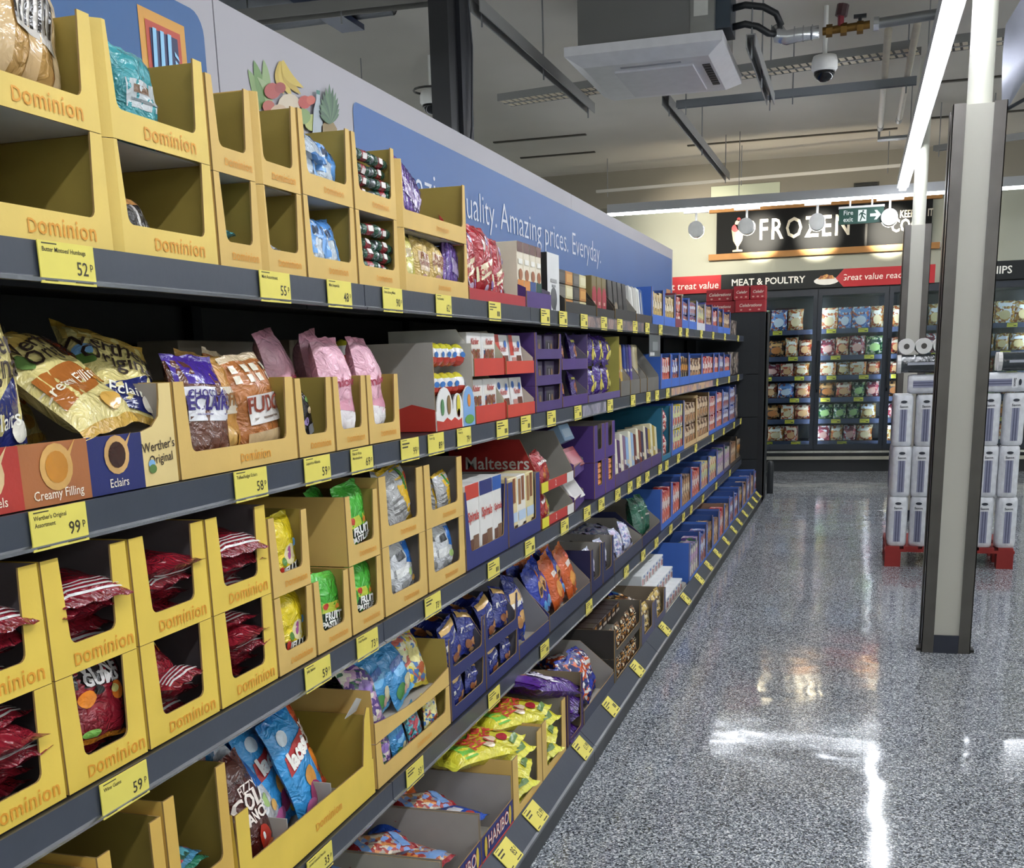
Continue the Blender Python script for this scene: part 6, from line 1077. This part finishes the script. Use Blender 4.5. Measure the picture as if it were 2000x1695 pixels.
for i, (px, n1, pr) in enumerate(((990, (), '85p'), (1043, (), '£2.99'), (1135, (), '£1.99'), (1191, None, None), (1243, None, None), (1297, None, None), (1338, None, None), (1365, None, None), (1383, None, None), (1400, None, None), (1417, None, None), (1432, None, None), (1443, None, None), (1454, None, None), (1465, None, None), (1473, None, None), (1480, None, None))):
    price_tag(f'yellow price tag, {ORD[i]} along the sloping base rail', Yp(px, .1, -.858), .0735, -.829, n1, pr, slope=math.radians(45))
# printed strips in the rails
for sn, k, px0, px1, c in (('second shelf', 1, 1311, 1392, ('C9A08A', 'A88A94', 'D8B48A', '8A8490')), ('top shelf', 0, 1147, 1256, ('8A7470', '6A6268', 'A08680', '5E5A60')), ('second shelf', 1, 1137, 1183, ('8E8A9A', '6E6E7A', 'A09AA8', '7A7480'))):
    y0, y1 = Yp(px0, SZ[k] - .02, SX), Yp(px1, SZ[k] - .02, SX)
    tag(MB().box(0, y1 - y0, -.001, .0005, 0, .04, mat(c, 'print', sc=18)).build('rail_strip', None, loc=(SX + .0015, y0, SZ[k] - .045), rot=(0, 0, Q)), f'faded printed strip in the {sn} rail {("before the dark packets", "under the black trays", "under the purple bars")[(0, 1, 2)[[1311, 1147, 1137].index(px0)]]}', 'strip')

# ================= pallet of paper towels
PR = mat('8E2420', 'card', rough=.7); yp0 = 7.78
t = thing('pallet', 'red wooden pallet under the paper towels', 'pallet', (.23, yp0, 0))
for x in (0, .345, .69):
    for y in (0, .25, .5): MB().box(x, x + .1, y, y + .1, .0, .1, PR).build('block', t)
for y in (0, .22, .5): MB().box(-.003, .795, y - .003, y + .1, .1, .118, PR).build('stringer_board', t)
for i in range(7): MB().box(i * .116, i * .116 + .09, -.004, .605, .118, .136, PR).build('deck_board', t)
WP = mat('D8DADF', 'foil', bs=.35, rough=.35); WPD = mat('D2D6DE', 'foil', bs=.4); ST1, ST2, LG = mat('5C5E78', 'ink'), mat('8E90A6', 'ink'), mat('2A2E3A', 'ink')
def towel_mesh():
    b = MB(); w_, d_, h_ = .062, .062, .325; n = 20; P = []
    for z, s in ((0, .86), (.012, .97), (.04, 1), (.1, .985), (.162, 1), (.225, .985), (.285, 1), (.313, .97), (.325, .86)):
        for i in range(n):
            a = i * 6.2832 / n; c, e = math.cos(a), math.sin(a); P.append((w_ * s * math.copysign(abs(c) ** .55, c), d_ * s * math.copysign(abs(e) ** .55, e), z))
    b.add(P, [(k * n + i, k * n + (i + 1) % n, (k + 1) * n + (i + 1) % n, (k + 1) * n + i) for k in range(8) for i in range(n)], WP); b.add(P[:n], [tuple(range(n - 1, -1, -1))], WP); b.add(P[-n:], [tuple(range(n))], WP)
    s = MB(); s.box(-.022, .022, -.0632, -.0625, .03, .235, ST2); s.box(-.012, -.003, -.0636, -.0632, .03, .235, ST1); s.box(.003, .012, -.0636, -.0632, .03, .235, ST1)
    l = MB(); l.add([(x, -.0638, z) for x, z in rrect(-.034, .034, .235, .27, .006, 2)], [tuple(range(12))], mat('E2E3E6', 'ink')); l.add([(.02 * math.cos(i * .524), -.0642, .283 + .009 * math.sin(i * .524)) for i in range(12)], [tuple(range(12))], LG)
    return b.mesh('towel_pack', True), s.mesh('stripe_print'), l.mesh('label_print')
tw = towel_mesh()
lv_, lf_ = text2d('Saxon', .021, .03); tb = MB(); tb.add([(p, -.0645, .252 + q) for p, q in lv_], lf_, LG); tlm = tb.mesh('lettering')
def towel(label, loc, rot=(0, 0, 0)):
    o = tag(link('paper_towel_pack', tw[0], None, loc, rot), label, 'paper towels', 'packs of paper towels on the pallet'); link('stripe_print', tw[1], o); link('label_print', tw[2], o); link('lettering', tlm, o); return o
for r in range(3):
    for q in range(6): towel(f'white paper towel pack, {ORD[q]} from the candy aisle in the {("bottom", "middle", "top")[r]} row of the pallet', (.3 + .131 * q + .008 * ((r + q) % 2), yp0 + .07, .137 + r * .328), (0, 0, random.gauss(0, .06)))
    for q in range(2): towel(f'white paper towel pack on the aisle side, {ORD[q]} behind the {("bottom", "middle", "top")[r]} corner pack', (.3, yp0 + .21 + .14 * q, .137 + r * .328), (0, 0, -Q + random.gauss(0, .05)))
z3 = .137 + 3 * .328
towel('white paper towel pack lying across the top of the pallet stack', (.32, yp0 + .075, z3 + .065), (0, Q, 0)); towel('white paper towel pack lying across the far top corner of the pallet stack', (.7, yp0 + .075, z3 + .065), (0, Q, 0))
DK = mat('2C3236', 'foil', bs=.3); RP = mat('C9C8C4', 'plas', rough=.8)
for k, (x, z, ln, c) in enumerate(((.26, z3 + .135, .26, 0), (.56, z3 + .135, .2, 1), (.86, z3 + .135, .2, 0))):
    t = thing('paper_towel_roll_pack', ('dark wrapped towel rolls with a pale stripe on the near top of the stack', 'dark wrapped towel rolls half behind the tall column', 'dark wrapped towel rolls at the far top of the stack')[k], 'paper towels', (x, yp0 + .05, z), 0, 'dark wrapped towel rolls')
    for dy in (0, .115):
        MB().cyl((0, dy, .058), (ln, dy, .058), .056, DK, 16, cap=RP).build('roll', t, True); MB().cyl((-.003, dy, .058), (.001, dy, .058), .02, mat('6A665E', 'plas'), 10).build('core', t)
        MB().cyl((-.012, dy, .058), (.012, dy, .058), .0575, mat('D6D5D2', 'plas'), 16, cap=RP).build('wrapper_end', t)
    MB().box(.05, ln - .03, -.0585, -.0562, .05, .066, mat('A9ACB6', 'ink')).build('stripe_print', t)
for k in range(3):
    t = tag(MB().cyl((0, 0, .0), (0, .23, 0), .05, RP, 18, cap=mat('DAD8D4', 'plas')).build('towel_roll', None, True, loc=(.3 + .105 * k, yp0 + .03, z3 + .302)), f'bare grey towel roll lying on top of the stack, {ORD[k]} from the aisle', 'towel roll', 'bare rolls on the towel stack')
    MB().cyl((0, -.002, 0), (0, .001, 0), .018, mat('4A4642', 'plas'), 10).build('core', t)
